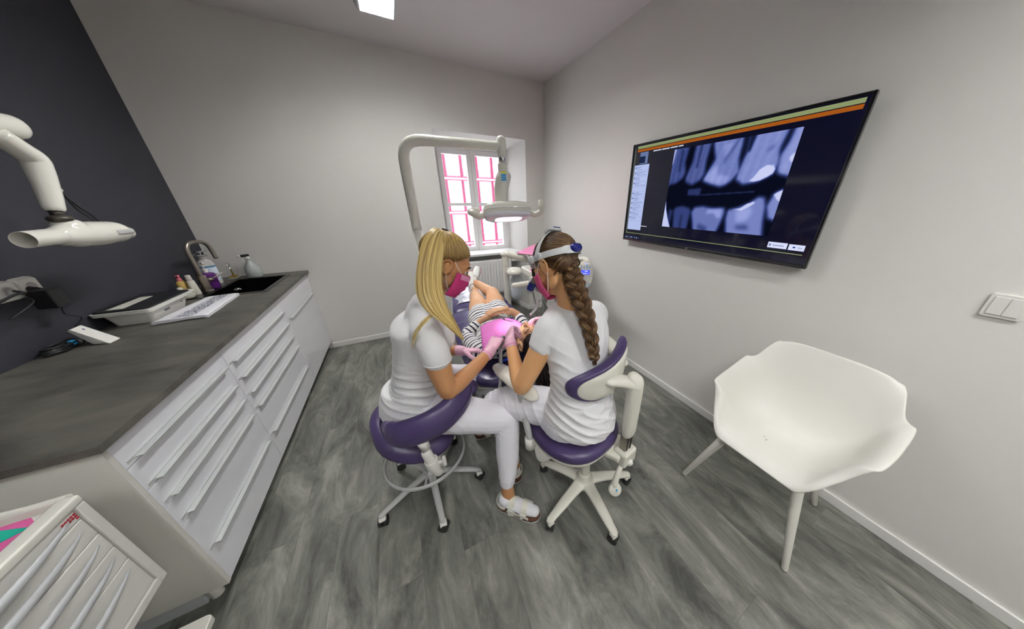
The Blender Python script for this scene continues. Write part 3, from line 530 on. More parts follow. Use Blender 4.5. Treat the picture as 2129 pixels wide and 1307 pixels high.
# ================================================================== TV
t = thing('television', (1.80, 1.17, 1.6), 'large black television on the right wall showing a dental x-ray', 'television')
XS = 1.79; Y0, Y1, Z0, Z1 = .519, 1.828, 1.237, 1.962
obj('back_housing', MB().box((XS+.006, Y0+.01, Z0+.01), (XS+.045, Y1-.01, Z1-.01)), M['black'], t, bevel=.006)
f = MB(); w_ = .012; f.box((XS-.004, Y0, Z0), (XS+.02, Y0+w_, Z1)); f.box((XS-.004, Y1-w_, Z0), (XS+.02, Y1, Z1)); f.box((XS-.004, Y0+w_, Z0), (XS+.02, Y1-w_, Z0+.018)); f.box((XS-.004, Y0+w_, Z1-w_), (XS+.02, Y1-w_, Z1)); obj('bezel', f, mat('tv_bezel', '15161a', .15, coat=.5), t, bevel=.002)
obj('wall_mount', MB().box((XS+.045, .95, 1.4), (RX, 1.4, 1.8)), M['black'], t)
scm = mat('screen_dark', '07070f', .07, emit='0a0b1e', es=.35); sc_ = obj('screen', MB().box((XS, Y0+w_, Z0+.018), (XS+.006, Y1-w_, Z1-w_)), scm, t)
def rect(name, y0, y1, z0, z1, m, dx=.0006, par=sc_): return obj(name, MB().box((XS-dx, min(y0, y1), min(z0, z1)), (XS, max(y0, y1), max(z0, z1))), m, par)
ek = emis('screen_khaki', '9aa674', .8); rect('title_bar', .544, 1.778, 1.926, 1.944, ek); rect('menu_bar', .544, 1.778, 1.905, 1.922, emis('screen_orange', 'b5601f', .8))
rect('frame_line', .552, 1.802, 1.300, 1.304, ek); rect('frame_line', 1.796, 1.799, 1.304, 1.926, ek)
sp = rect('side_panel', 1.642, 1.79, 1.33, 1.815, emis('screen_panel', 'b7c4ee', .95)); b = MB(); b2 = MB(); rnd = random.Random(8)
z = 1.80
for k in range(11):
    if k in (0, 1, 2, 3, 5, 6, 7, 8, 9, 10):
        b.box((XS-.0012, 1.768, z-.008), (XS-.0005, 1.780, z+.002))
        for q in range(3):
            zz_ = z-q*.009; y = 1.76
            for _ in range(rnd.randint(2, 5)):
                l = rnd.uniform(.008, .022)
                if y-l < 1.655: break
                (b2 if q == 0 else b).box((XS-.0012, y-l, zz_-.0015), (XS-.0005, y, zz_+.001)); y -= l+.005
    z -= .037
    b.box((XS-.0011, 1.65, z+.008), (XS-.0005, 1.785, z+.0088))
obj('panel_icons', b, emis('screen_ink', '6b76a8', .6), sp); obj('panel_headings', b2, emis('screen_ink2', '2b48b0', .8), sp)
rect('button', .626, .714, 1.321, 1.351, emis('screen_btn', 'd8defa', 1)); bt2 = rect('button', .552, .619, 1.320, 1.349, emis('screen_btn', 'd8defa', 1))
b = MB(); [b.box((XS-.0012, .690-.0085*k-.0065, 1.333), (XS-.0006, .690-.0085*k, 1.3375)) for k in range(6)]; b.box((XS-.0012, .700, 1.330), (XS-.0006, .708, 1.342)); obj('button_text', b, emis('ink4', '7c84b0', .7), sc_)
b = MB(); b.add([(XS-.001, .603, 1.335), (XS-.001, .595, 1.341), (XS-.001, .595, 1.337), (XS-.001, .588, 1.337), (XS-.001, .588, 1.333), (XS-.001, .595, 1.333), (XS-.001, .595, 1.329)], [(0, 1, 2, 3, 4, 5, 6)]); obj('arrow_icon', b, emis('ink3', '1a1f90', .8), bt2)
text('button_text', 'Exit', .012, (XS-.001, .570, 1.334), (0, -1, 0), (0, 0, 1), emis('ink4', '7c84b0', .7), bt2)
wt_ = emis('screen_white', 'e6e8f8', .9); b = MB(); y = 1.62
for k in range(24):
    l = rnd.uniform(.004, .012); b.box((XS-.001, y-l, 1.892), (XS-.0005, y, 1.899)); y -= l+.0015+(.006 if k % 7 == 6 else 0)
    if y < 1.38: break
y = 1.642
for k in range(9): l = rnd.uniform(.003, .008); b.box((XS-.001, y-l, 1.362), (XS-.0005, y, 1.367)); y -= l+.0015
obj('caption_line', b, wt_, sc_)
for k in range(9): rect('taskbar_icon', 1.808-k*.019, 1.800-k*.019, 1.262, 1.270, emis('tb%d' % (k % 3), ('6f9be8', 'd6dcf0', '4a64d0')[k % 3], .8))
rect('thumbnail', 1.665, 1.745, 1.82, 1.9, emis('thumb', '8296c8', .6)); rect('thumbnail_view', 1.69, 1.745, 1.826, 1.872, emis('thumb2', '27345a', .6), dx=.001)
text('logo', 'LG', .014, (XS-.0045, 1.19, Z0+.009), (0, -1, 0), (0, 0, 1), mat('logo_silver', 'c8c8cc', .3, metal=.6), t)
# x-ray picture as coloured mesh
XR = (1.432, .727, 1.378, 1.878)
def poly_mask(Y, Z, pts):
    ins = np.zeros(Y.shape, bool); n = len(pts)
    for i in range(n):
        y0, z0 = pts[i]; y1, z1 = pts[(i+1) % n]; c = ((z0 > Z) != (z1 > Z)); xi = (y1-y0)*(Z-z0)/((z1-z0) if z1 != z0 else 1e-9)+y0; ins ^= c & (Y < xi)
    return ins
def blur(a, r):
    k = np.exp(-np.arange(-3*r, 3*r+1)**2/(2*r*r)); k /= k.sum()
    a = np.apply_along_axis(lambda q: np.convolve(np.pad(q, 3*r, 'edge'), k, 'valid'), 0, a); return np.apply_along_axis(lambda q: np.convolve(np.pad(q, 3*r, 'edge'), k, 'valid'), 1, a)
NU, NV = 300, 214
yy = np.linspace(XR[0], XR[1], NU+1); zz2 = np.linspace(XR[2], XR[3], NV+1); Yg, Zg = np.meshgrid(yy, zz2)
img = np.zeros(Yg.shape)+.01
def tooth(pts, val, r=2): 
    global img
    m_ = blur(poly_mask(Yg, Zg, pts).astype(float), r); img = img*(1-m_)+val*m_
tooth([(1.44, 1.64), (1.425, 1.665), (1.375, 1.672), (1.33, 1.70), (1.318, 1.735), (1.335, 1.79), (1.32, 1.90), (1.42, 1.90), (1.44, 1.76)], .33, 3); tooth([(1.375, 1.74), (1.362, 1.74), (1.355, 1.87), (1.372, 1.87)], .12, 2)
tooth([(1.305, 1.70), (1.30, 1.675), (1.27, 1.662), (1.25, 1.655), (1.20, 1.68), (1.178, 1.71), (1.185, 1.78), (1.175, 1.90), (1.27, 1.90), (1.275, 1.79)], .38, 3); tooth([(1.245, 1.75), (1.235, 1.75), (1.225, 1.88), (1.24, 1.88)], .14, 2)
tooth([(1.178, 1.675), (1.165, 1.70), (1.125, 1.79), (1.165, 1.90), (.985, 1.90), (.99, 1.78), (.972, 1.71), (1.0, 1.665), (1.03, 1.645), (1.06, 1.636), (1.12, 1.655)], .55, 3)
tooth([(1.17, 1.68), (1.15, 1.72), (1.12, 1.755), (1.10, 1.74), (1.09, 1.70), (1.05, 1.695), (1.02, 1.68), (1.03, 1.66), (1.07, 1.65), (1.13, 1.662)], .74, 4); tooth([(1.09, 1.86), (1.075, 1.79), (1.04, 1.86)], .68, 3); tooth([(1.075, 1.78), (1.065, 1.75), (1.0, 1.88), (1.01, 1.89)], .4, 2)
tooth([(.972, 1.70), (.975, 1.67), (.93, 1.643), (.86, 1.655), (.80, 1.685), (.787, 1.73), (.80, 1.80), (.78, 1.90), (.96, 1.90), (.955, 1.80)], .62, 3)
tooth([(.86, 1.79), (.83, 1.80), (.82, 1.83), (.85, 1.81)], .42, 3)
tooth([(.781, 1.70), (.77, 1.685), (.72, 1.67), (.72, 1.90), (.755, 1.90), (.765, 1.83), (.785, 1.77)], .68, 3)
tooth([(.958, 1.885), (.955, 1.81), (.94, 1.80), (.925, 1.88)], .05, 2); tooth([(.99, 1.88), (.97, 1.79), (.955, 1.79), (.955, 1.90)], .04, 3)
img *= (.86+.28*blur(np.random.RandomState(1).rand(*img.shape), 2)); img += .02*np.sin(Yg*140+Zg*20)*(img > .2)
tooth([(.903, 1.658), (.885, 1.675), (.865, 1.712), (.835, 1.73), (.805, 1.727), (.792, 1.708), (.797, 1.688), (.82, 1.672), (.85, 1.658), (.88, 1.653)], 1.0, 1); tooth([(.74, 1.765), (.725, 1.775), (.72, 1.775), (.72, 1.735), (.735, 1.735), (.745, 1.75)], 1, 1)
tooth([(1.27, 1.625), (1.18, 1.63), (1.18, 1.59), (1.265, 1.592)], .18, 2); tooth([(1.17, 1.588), (.86, 1.60), (.86, 1.606), (1.17, 1.594)], .12, 1)
tooth([(1.35, 1.49), (1.34, 1.51), (1.29, 1.52), (1.235, 1.508), (1.222, 1.49), (1.23, 1.36), (1.33, 1.36)], .27, 3); tooth([(1.29, 1.47), (1.275, 1.47), (1.27, 1.37), (1.29, 1.37)], .1, 3)
tooth([(1.39, 1.50), (1.36, 1.49), (1.37, 1.40), (1.40, 1.40)], .15, 3)
tooth([(1.212, 1.485), (1.195, 1.515), (1.14, 1.522), (1.08, 1.512), (1.0, 1.515), (.992, 1.49), (1.0, 1.44), (1.02, 1.36), (1.17, 1.36), (1.195, 1.44)], .5, 3); tooth([(1.10, 1.505), (1.01, 1.508), (1.01, 1.46), (1.03, 1.455), (1.06, 1.485), (1.11, 1.48)], .74, 3); tooth([(1.15, 1.42), (1.08, 1.40), (1.08, 1.375), (1.15, 1.38)], .3, 4)
tooth([(.976, 1.46), (.975, 1.505), (.93, 1.515), (.87, 1.54), (.83, 1.575), (.80, 1.57), (.785, 1.53), (.775, 1.45), (.755, 1.36), (.95, 1.36), (.965, 1.42)], .58, 3)
tooth([(.93, 1.50), (.86, 1.525), (.84, 1.50), (.86, 1.45), (.91, 1.44)], .76, 4); tooth([(.915, 1.42), (.85, 1.43), (.83, 1.40), (.90, 1.40)], .3, 4); tooth([(.958, 1.507), (.91, 1.515), (.88, 1.54), (.845, 1.553), (.84, 1.545), (.86, 1.527), (.90, 1.503), (.93, 1.508)], 1, 1)
tooth([(.777, 1.53), (.76, 1.59), (.725, 1.61), (.725, 1.46), (.755, 1.47)], .62, 3); tooth([(.762, 1.586), (.745, 1.60), (.722, 1.61), (.722, 1.55), (.74, 1.56)], 1, 1)
tooth([(1.436, 1.57), (1.42, 1.50), (1.39, 1.43), (1.357, 1.37), (1.44, 1.37)], .97, 1); tooth([(1.436, 1.90), (1.412, 1.90), (1.425, 1.80), (1.436, 1.77)], .8, 1)
img = np.clip(img, 0, 1)
me = bpy.data.meshes.new('radiograph'); vs = np.stack([np.full(Yg.size, XS-.0009), Yg.ravel(), Zg.ravel()], 1)
fs = [(j*(NU+1)+i, (j+1)*(NU+1)+i, (j+1)*(NU+1)+i+1, j*(NU+1)+i+1) for j in range(NV) for i in range(NU)]
me.from_pydata(vs.tolist(), [], fs); at_ = me.attributes.new('film', 'FLOAT', 'POINT'); at_.data.foreach_set('value', img.ravel())
mm = bpy.data.materials.new('radiograph_emission'); mm.use_nodes = True; nt = mm.node_tree; nt.nodes.remove(nt.nodes['Principled BSDF']); e = nt.nodes.new('ShaderNodeEmission'); at2 = nt.nodes.new('ShaderNodeAttribute'); at2.attribute_name = 'film'; rp = nt.nodes.new('ShaderNodeValToRGB')
rp.color_ramp.elements[0].color = lin('05060f'); rp.color_ramp.elements[1].color = lin('d0d6fb')
for p_, c_ in ((.3, '3a4884'), (.55, '7482c2'), (.75, '9ba6e2')): q_ = rp.color_ramp.elements.new(p_); q_.color = lin(c_)
nt.links.new(at2.outputs['Fac'], rp.inputs[0]); nt.links.new(rp.outputs[0], e.inputs[0]); e.inputs[1].default_value = .80*2**-EXPO*1.15; nt.links.new(e.outputs[0], nt.nodes['Material Output'].inputs[0])
link_mesh('radiograph', me, mm, sc_)
# light switch
t = thing('light_switch', (RX, -.03, 1.21), 'white double rocker light switch at the right picture edge', 'switch')
b = MB(); P_ = rr(-.0425, .0425, -.0425, .0425, .008); b.rings([[V((RX-dx, -.034+a*s, 1.212+c*s)) for a, c in P_] for dx, s in ((.0005, 1), (.008, 1), (.011, .96))]); obj('surround', b, M['white'], t, smooth=True, sharp=40)
for s_ in (-1, 1): obj('rocker', MB().box((RX-.0145, -.034+s_*.0162-.0155, 1.212-.032), (RX-.009, -.034+s_*.0162+.0155, 1.212+.032)), M['white'], t, bevel=.0015)
# ================================================================== ARMCHAIR
t = thing('shell_armchair', (1.5, .28, 0), 'white moulded shell armchair standing against the right wall', 'chair')
YC = .275
def shell(u, v_):
    U = 2*u-1; a = abs(U); v = v_
    # centre line
    ks = [(0, 1.245, .435), (.08, 1.275, .452), (.3, 1.42, .440), (.5, 1.585, .425), (.62, 1.66, .47), (.75, 1.715, .59), (.9, 1.76, .77), (1, 1.785, .862)]
    ws = [(0, .17), (.06, .21), (.2, .262), (.35, .30), (.55, .315), (.7, .30), (.85, .285), (.95, .265), (1, .245)]
    hs = [(0, 0), (.05, .02), (.16, .12), (.26, .212), (.34, .225), (.5, .25), (.62, .245), (.72, .16), (.85, .035), (1, -.03)]
    fx = [(0, 0), (.2, -.02), (.34, -.08), (.5, -.05), (.62, .02), (1, 0)]
    def ip(L, x):
        for i in range(len(L)-1):
            if L[i][0] <= x <= L[i+1][0]+1e-9:
                t = (x-L[i][0])/(L[i+1][0]-L[i][0]); o = []
                for k in range(1, len(L[i])):
                    def sl(j):
                        lo, hi = max(0, j-1), min(len(L)-1, j+1); return (L[hi][k]-L[lo][k])/(L[hi][0]-L[lo][0])
                    d = L[i+1][0]-L[i][0]; m0, m1 = sl(i)*d, sl(i+1)*d; o.append((2*t**3-3*t*t+1)*L[i][k]+(t**3-2*t*t+t)*m0+(-2*t**3+3*t*t)*L[i+1][k]+(t**3-t*t)*m1)
                return o
        for i in range(len(L)-1):
            if L[i][0] <= x <= L[i+1][0]:
                q = (x-L[i][0])/(L[i+1][0]-L[i][0]); q = q*q*(3-2*q); return [L[i][k]*(1-q)+L[i+1][k]*q for k in range(1, len(L[i]))]
        return list(L[-1][1:])
    x, z = ip(ks, v); w = ip(ws, v)[0]; h_ = ip(hs, v)[0]; dx = ip(fx, v)[0]
    s_ = a**3.2 if a < .82 else (.82**3.2+(1-.82**3.2)*(1-max(0, 1-(a-.82)/.18)**2.2))
    lipf = max(0, (a-.8)/.2)
    y = YC+math.copysign(w*(a**.9)*(.93+.0*lipf)+.030*lipf**2*max(0, min(1, h_/.2)), U)
    x2 = x+dx*s_-(.02*(1-v)*0)
    if v > .6: x2 -= .05*a**3*math.sin(PI*(v-.6)/.4)
    return V((min(x2, 1.83), y, z+h_*s_))
obj('shell', MB().grid(shell, 36, 44), mat('white_shell', 'e2e1d9', .38), t, solid=.009, subsurf=1)
LEG = mat('leg_white', 'dedcd2', .4)
for (fx_, fy_, tx_, ty_) in ((1.272, .54, 1.36, .42), (1.262, .018, 1.36, .13), (1.752, .072, 1.62, .16), (1.762, .478, 1.62, .40)):
    b = MB(); b.tube([(fx_, fy_, .004), (fx_, fy_, .006), (tx_, ty_, .425)], [.011, .0125, .0235], n=20); l = obj('leg', b, LEG, t, smooth=True, sharp=40); b = MB(); b.cyl((fx_, fy_, 0), (fx_, fy_, .005), .0115); obj('foot_pad', b, M['rubber'], l)
b = MB(); b.prism(rr(1.33, 1.65, .11, .44, .03), .405, .425); obj('under_frame', b, LEG, t)
b = MB(); b.cbox((1.44, .30, .4455), (.012, .004, .0015)); b.cbox((1.455, .315, .4455), (.004, .006, .0015)); obj('scuff_mark', b, M['greyp'], t)
# ================================================================== STOOLS
def caster(name, c, ang, par, wheelm, hoodm, r=.026):
    c = V(c); d = V((math.cos(ang), math.sin(ang), 0)); a = V((-d.y, d.x, 0)); b = MB()
    b.cyl(c+V((0, 0, r))-a*.02, c+V((0, 0, r))-a*.004, r); b.cyl(c+V((0, 0, r))+a*.004, c+V((0, 0, r))+a*.02, r)
    o = obj(name, b, wheelm, par, smooth=True, sharp=40)
    b = MB(); b.tube([c+V((0, 0, r+.0))-a*.018-d*0, c+V((0, 0, r))+a*.018], r*1.12, n=20); hood = obj('hood', MB().box(c+V((-.017, -.017, r+.012)), c+V((.017, .017, r+.034))), hoodm, o, bevel=.006)
# --- stool 1 : saddle stool with body support
S1 = V((-.10, 1.235, 0)); t = thing('saddle_stool', S1, 'purple saddle stool with grey foot ring under the blonde person', 'stool')
feet1 = [(-.356, 1.12), (-.084, .945), (.151, 1.128), (-.265, 1.429), (.06, 1.47)]
b = MB(); b.lathe(S1, [(.038, .075), (.042, .08), (.042, .115), (.030, .125)], 24); hub = obj('base_hub', b, M['greyp'], t, smooth=True, sharp=40)
for fx_, fy_ in feet1:
    f = V((fx_, fy_, 0)); d = (f-S1).normalized(); b = MB(); b.tube([S1+V((0, 0, .100))+d*.03, S1+(f-S1)*.55+V((0, 0, .092)), f+V((0, 0, .072))], [.020, .017, .014], n=14, smooth=3, round_=True, flat=(.75, 1), up=(0, 0, 1)); obj('leg', b, M['greyp'], t, smooth=True)
    caster('caster', f, math.atan2(d.y, d.x)+1.0, t, M['rubber'], M['white'], .025)
b = MB(); b.cyl(S1+V((0, 0, .12)), S1+V((0, 0, .30)), .025); obj('gas_column', b, M['greyp'], t, smooth=True, sharp=40)
b = MB(); b.cyl(S1+V((0, 0, .28)), S1+V((0, 0, .44)), .017); obj('piston', b, M['chrome'], t, smooth=True, sharp=40)
b = MB(); b.tube([S1+V((.205*math.cos(a), .205*math.sin(a), .245)) for a in [i*2*PI/48 for i in range(48)]], .011, n=12, closed=True, flat=(1.1, .55), up=(0, 0, 1)); obj('foot_ring', b, M['greyp'], t, smooth=True)
b = MB()
for k in range(3): a = .4+k*2*PI/3; b.tube([S1+V((0, 0, .18)), S1+V((.2*math.cos(a), .2*math.sin(a), .245))], .0055, n=8)
obj('ring_spoke', b, M['greyp'], t, smooth=True)
def saddle(u, v_):
    a = u*2*PI; r = v_; ca, sa = math.cos(a), math.sin(a)
    R0 = .225*(1+.10*math.cos(2*a+PI)*0); lob = 1-.16*math.exp(-((ca-1)**2)/.12)-.10*math.exp(-((ca+1)**2)/.03)
    x, y = r*R0*lob*ca*.98, r*R0*lob*sa*1.05
    z = .545+.05*(abs(sa)*r)**2*0+.035*(-ca*r)-.022*(sa*r)**2-.03*r**6+(.045*(max(0, -ca)*r)**2)
    return S1+V((x, y, z))
b = MB(); rgs = []
for (r, dz) in ((.0001, 0), (.3, 0), (.6, 0), (.82, 0), (.95, -.004), (1.0, -.022), (1.01, -.045), (.96, -.066), (.8, -.078), (.5, -.083), (.0001, -.085)): rgs.append([saddle(q/40, min(r, 1))*1+V((0, 0, dz)) if r <= 1 else S1+(saddle(q/40, 1)-S1)*r+V((0, 0, dz-.545*(r-1))) for q in range(40)])
b.rings(rgs); obj('seat', b, M['purple'], t, smooth=True)
b = MB(); b.prism([(S1.x+.12*math.cos(a), S1.y+.12*math.sin(a)) for a in [i*PI/12 for i in range(24)]], .435, .47); obj('seat_plate', b, M['greyp'], t, bevel=.004)
b = MB(); b.tube([(-.02, 1.235, .50), (.08, 1.235, .55), (.15, 1.23, .59), (.175, 1.23, .60)], [.10, .085, .07, .055], n=20, smooth=4, round_=True, flat=(.7, 1), up=(0, 0, 1)); obj('pommel', b, M['purple'], t, smooth=True)
# body support pad
pad = [(-.198, 1.05, .655), (-.175, 1.01, .658), (-.13, .975, .665), (-.02, .955, .69), (.07, .985, .715), (.125, 1.045, .73), (.15, 1.13, .735)]
b = MB(); b.tube(pad, [.040, .060, .066, .066, .062, .056, .040], n=20, smooth=6, round_=True, flat=(1.0, .55), up=(0, 0, 1)); obj('body_support', b, M['purple'], t, smooth=True)
b = MB(); pp, _ = crom([V(p) for p in pad], [1]*7, 6); b.tube([p+V((p.x-S1.x, p.y-S1.y, 0)).normalized()*.036+V((0, 0, -.004)) for p in pp], .0016, n=6); obj('seam', b, M['purpleS'], t, smooth=True)
b = MB(); b.tube([(-.085, .965, .62), (-.075, .968, .56)], [.024, .020], n=18); b.tube([(-.078, .968, .53), (-.062, .972, .43), (-.05, .985, .37), (-.045, 1.03, .345), (-.06, 1.12, .40), (-.08, 1.18, .445)], [.022, .022, .022, .02, .018, .016], n=16, smooth=5, round_=True); obj('support_post', b, M['white'], t, smooth=True)
b = MB(); b.cyl((-.085, .966, .60), (-.078, .968, .52), .014); obj('support_rod', b, M['chrome'], t, smooth=True)
b = MB(); b.tube([(-.068, .970, .475), (-.062, .972, .43)], .029, n=20); obj('clamp', b, M['white'], t, smooth=True, sharp=40); b = MB(); b.tube([(-.045, .962, .455), (-.02, .95, .46)], .008, n=10); b.cbox((-.015, .948, .462), (.016, .02, .05)); obj('clamp_knob', b, M['white'], t, bevel=.004)
# --- stool 2
S2 = V((.665, .765, 0)); t = thing('operator_stool', S2, 'purple operator stool with cream armrests and back column on the right', 'stool')
feet2 = [(.398, .685), (.644, .487), (.915, .677), (.518, .985), (.80, 1.0)]
b = MB(); b.lathe(S2, [(.06, .065), (.055, .09), (.04, .13), (.034, .15)], 24)
for fx_, fy_ in feet2:
    f = V((fx_, fy_, 0)); b.tube([S2+V((0, 0, .095)), S2+(f-S2)*.5+V((0, 0, .090)), f+V((0, 0, .070))], [.040, .029, .021], n=18, smooth=4, round_=True, flat=(.55, 1), up=(0, 0, 1))
fuse('star_base', b, M['cream'], t, voxel=.005, it=5)
for fx_, fy_ in feet2: f = V((fx_, fy_, 0)); d = (f-S2).normalized(); caster('caster', f, math.atan2(d.y, d.x)+.5, t, M['rubber'], M['cream'], .025)
b = MB(); b.cyl(S2+V((0, 0, .13)), S2+V((0, 0, .32)), .026); b.cyl(S2+V((0, 0, .30)), S2+V((0, 0, .42)), .034, .05); obj('gas_column', b, M['cream'], t, smooth=True, sharp=40)
FW = V((-.17, .985, 0)); RT = V((.985, .17, 0)); SC2 = V((.60, .80, 0))
def s2(x, y, z): return SC2+RT*x+FW*y+V((0, 0, z))
def seat2ring(k, z):
    out = []
    for q in range(44):
        a = 2*PI*q/44; ca, sa = math.cos(a), math.sin(a)
        x = math.copysign(abs(ca)**.75, ca)*.215*(1-.12*max(0, -sa)); y = math.copysign(abs(sa)**.72, sa)*.20; out.append(s2(x*k, y*k, z+.018*(ca*ca)*k+ (.015 if sa < 0 else 0)*abs(sa)*k))
    return out
b = MB(); b.rings([seat2ring(.01, .528), seat2ring(.5, .526), seat2ring(.8, .526), seat2ring(.94, .518), seat2ring(1.0, .498), seat2ring(.985, .478), seat2ring(.9, .468), seat2ring(.01, .466)]); obj('seat', b, M['purple'], t, smooth=True)
b = MB(); b.rings([seat2ring(.93, .468), seat2ring(.95, .46), seat2ring(.93, .445), seat2ring(.6, .425), seat2ring(.1, .42)]); obj('seat_shell', b, M['cream'], t, smooth=True)
# back column on the rear right
bx = V((.735, .585, 0))
b = MB(); b.add([s2(.02, -.14, .425), s2(.16, -.10, .425), s2(.20, -.20, .42), s2(.06, -.24, .42), s2(.02, -.14, .455), s2(.16, -.10, .455), s2(.20, -.20, .452), s2(.06, -.24, .452)], [(0, 1, 2, 3), (4, 7, 6, 5), (0, 4, 5, 1), (1, 5, 6, 2), (2, 6, 7, 3), (3, 7, 4, 0)]); obj('mechanism_cover', b, M['cream'], t, bevel=.01, seg=4)
cz = Matrix.Rotation(.17, 3, 'Z')
b = MB(); b.cbox(s2(.125, -.225, .425), (.095, .075, .085), cz); obj('column_housing', b, M['cream'], t, bevel=.014, seg=4)
b = MB(); b.cbox(s2(.125, -.222, .53), (.052, .035, .17), cz); obj('column_rail', b, M['steel'], t, bevel=.003)
b = MB(); [b.cbox(s2(.125+dx, -.2405, .53), (.008, .002, .16), cz) for dx in (-.012, .012)]; obj('rail_slot', b, M['black'], t)
b = MB(); b.tube([s2(.125, -.225, .575), s2(.125, -.225, .60), s2(.122, -.225, .75), s2(.12, -.223, .845), s2(.115, -.215, .868)], [.038, .041, .042, .042, .034], n=24, smooth=4, round_=True, flat=(1.0, .72), up=(1, .17, 0))
fuse('back_column', b, M['cream'], t, voxel=.005, it=3)
b = MB(); b.tube([s2(.118, -.218, .842), s2(.07, -.19, .865), s2(.02, -.165, .872)], [.034, .032, .026], n=18, smooth=4, round_=True, flat=(.72, 1.1), up=(0, 0, 1)); obj('back_arm', b, M['cream'], t, smooth=True)
# backrest: curved oval, rising to the right
BC = s2(.040, -.138, .875)
def back(u, v_, off):   # u around width -1..1, v height -1..1
    X = u*.180; yc = .0+.075*u*u; z = v_*.078+.055*u+.03*u*u
    return BC+RT*(X*.985)+FW*(yc+off)+V((0, 0, z))
def ovring(k, off): return [back(math.copysign(abs(math.cos(a))**.85, math.cos(a))*k, math.copysign(abs(math.sin(a))**.85, math.sin(a))*k, off) for a in [2*PI*q/48 for q in range(48)]]
b = MB(); b.rings([ovring(.01, .028), ovring(.6, .028), ovring(.85, .025), ovring(.97, .012), ovring(1.0, -.004), ovring(.98, -.018), ovring(.90, -.028), ovring(.85, -.024), ovring(.01, -.018)]); obj('backrest', b, M['purple'], t, smooth=True)
b = MB(); b.rings([ovring(.01, -.036), ovring(.5, -.036), ovring(.78, -.034), ovring(.855, -.028), ovring(.855, -.016), ovring(.01, -.014)]); obj('back_shell', b, M['cream'], t, smooth=True, sharp=40)
# armrests
b = MB(); b.tube([(.335, 1.15, .735), (.345, 1.10, .735), (.37, 1.0, .728), (.395, .90, .722), (.40, .875, .72)], [.034, .044, .045, .040, .032], n=20, smooth=5, round_=True, flat=(.5, 1), up=(0, 0, 1)); obj('armrest', b, M['cream'], t, smooth=True)
b = MB(); b.tube([(1.05, 1.12, .738), (1.03, 1.06, .735), (.99, .96, .73), (.965, .88, .725)], [.036, .044, .042, .034], n=20, smooth=5, round_=True, flat=(.5, 1), up=(0, 0, 1)); obj('armrest', b, M['cream'], t, smooth=True)
for sgn, P_ in ((0, [(.370, .955, .705), (.368, .90, .60), (.372, .86, .505), (.375, .855, .46)]), (1, [(.985, .955, .71), (.985, .95, .60), (.98, .95, .45)])):
    b = MB(); b.tube(P_, [.018, .020, .021, .021], n=14, smooth=4, round_=True, flat=(1, .75)) if sgn == 0 else b.tube(P_, .02, n=14, smooth=4, round_=True, flat=(1, .75)); obj('armrest_post', b, M['greyp'] if sgn == 0 else M['cream'], t, smooth=True)
b = MB(); b.tube([(.372, .856, .49), (.375, .852, .43)], [.024, .026], n=16); b.tube([(.375, .852, .455), (.40, .845, .45), (.415, .84, .42), (.425, .835, .35), (.445, .83, .325), (.50, .825, .345), (.56, .81, .40)], [.014, .015, .015, .015, .015, .015, .015], n=12, smooth=5, round_=True, flat=(.5, 1.7), up=(0, 1, 0)); obj('armrest_bracket', b, M['white'], t, smooth=True)
b = MB(); b.tube([(.98, .95, .46), (.96, .94, .42), (.85, .90, .41), (.75, .85, .42)], .014, n=12, smooth=4, round_=True, flat=(.6, 1.5)); obj('armrest_bracket', b, M['cream'], t, smooth=True)
b = MB(); b.tube([s2(.11, -.235, .40), s2(.06, -.245, .36), s2(.035, -.25, .31)], [.012, .013, .017], n=14, smooth=4, round_=True); obj('lever', b, M['cream'], t, smooth=True)
kb = s2(.03, -.26, .29); b = MB(); b.lathe(kb, [(.026, -.012), (.031, -.006), (.031, .006), (.026, .011)], 24, axis=(-.35, -.8, .5)); kn = obj('tension_knob', b, M['cream'], t, smooth=True)
b = MB(); b.lathe(s2(.118, -.262, .405), [(.016, -.010), (.018, 0), (.014, .010)], 20, axis=(-.3, -1, .1)); obj('side_knob', b, M['white'], t, smooth=True)
b = MB(); ax = V((-.35, -.8, .5)).normalized(); X = ax.cross(V((0, 0, 1))).normalized(); Y = X.cross(ax)*-1; cc = kb+ax*.0118; b.add([cc-X*.012-Y*.004, cc-X*.002+Y*.010, cc-X*.001-Y*.006], [(0, 1, 2)]); obj('blue_mark', b, M['skyb'], kn, fixn=False)
# ================================================================== DENTAL CHAIR
def cx_(y): return .50+.07*(y-1.3)
t = thing('dental_chair', (.58, 1.95, 0), 'reclined dental chair with violet leather upholstery under the patient', 'dental chair')
def padrow(y, hw, zt, th, dx=0): return ((cx_(y)+dx, y, zt), (hw, 0, 0), (0, 0, -th))
ZB = .602
b = MB(); b.slab([padrow(1.215, .08, ZB-.022, .035, -.03), padrow(1.225, .15, ZB-.008, .055, -.03), padrow(1.27, .22, ZB, .07, -.03), padrow(1.40, .275, ZB+.004, .08, -.01), padrow(1.6, .30, ZB+.0, .08), padrow(1.75, .305, ZB-.006, .08), padrow(1.85, .30, ZB-.02, .08)]); obj('back_cushion', b, M['blueleather'], t, smooth=True)
b = MB(); b.slab([padrow(1.78, .30, ZB-.03, .08), padrow(1.86, .305, ZB-.012, .10), padrow(2.0, .31, ZB-.01, .10), padrow(2.2, .30, ZB+.012, .10), padrow(2.32, .285, ZB+.03, .09), padrow(2.36, .28, ZB+.01, .05)]); obj('seat_cushion', b, M['blueleather'], t, smooth=True)
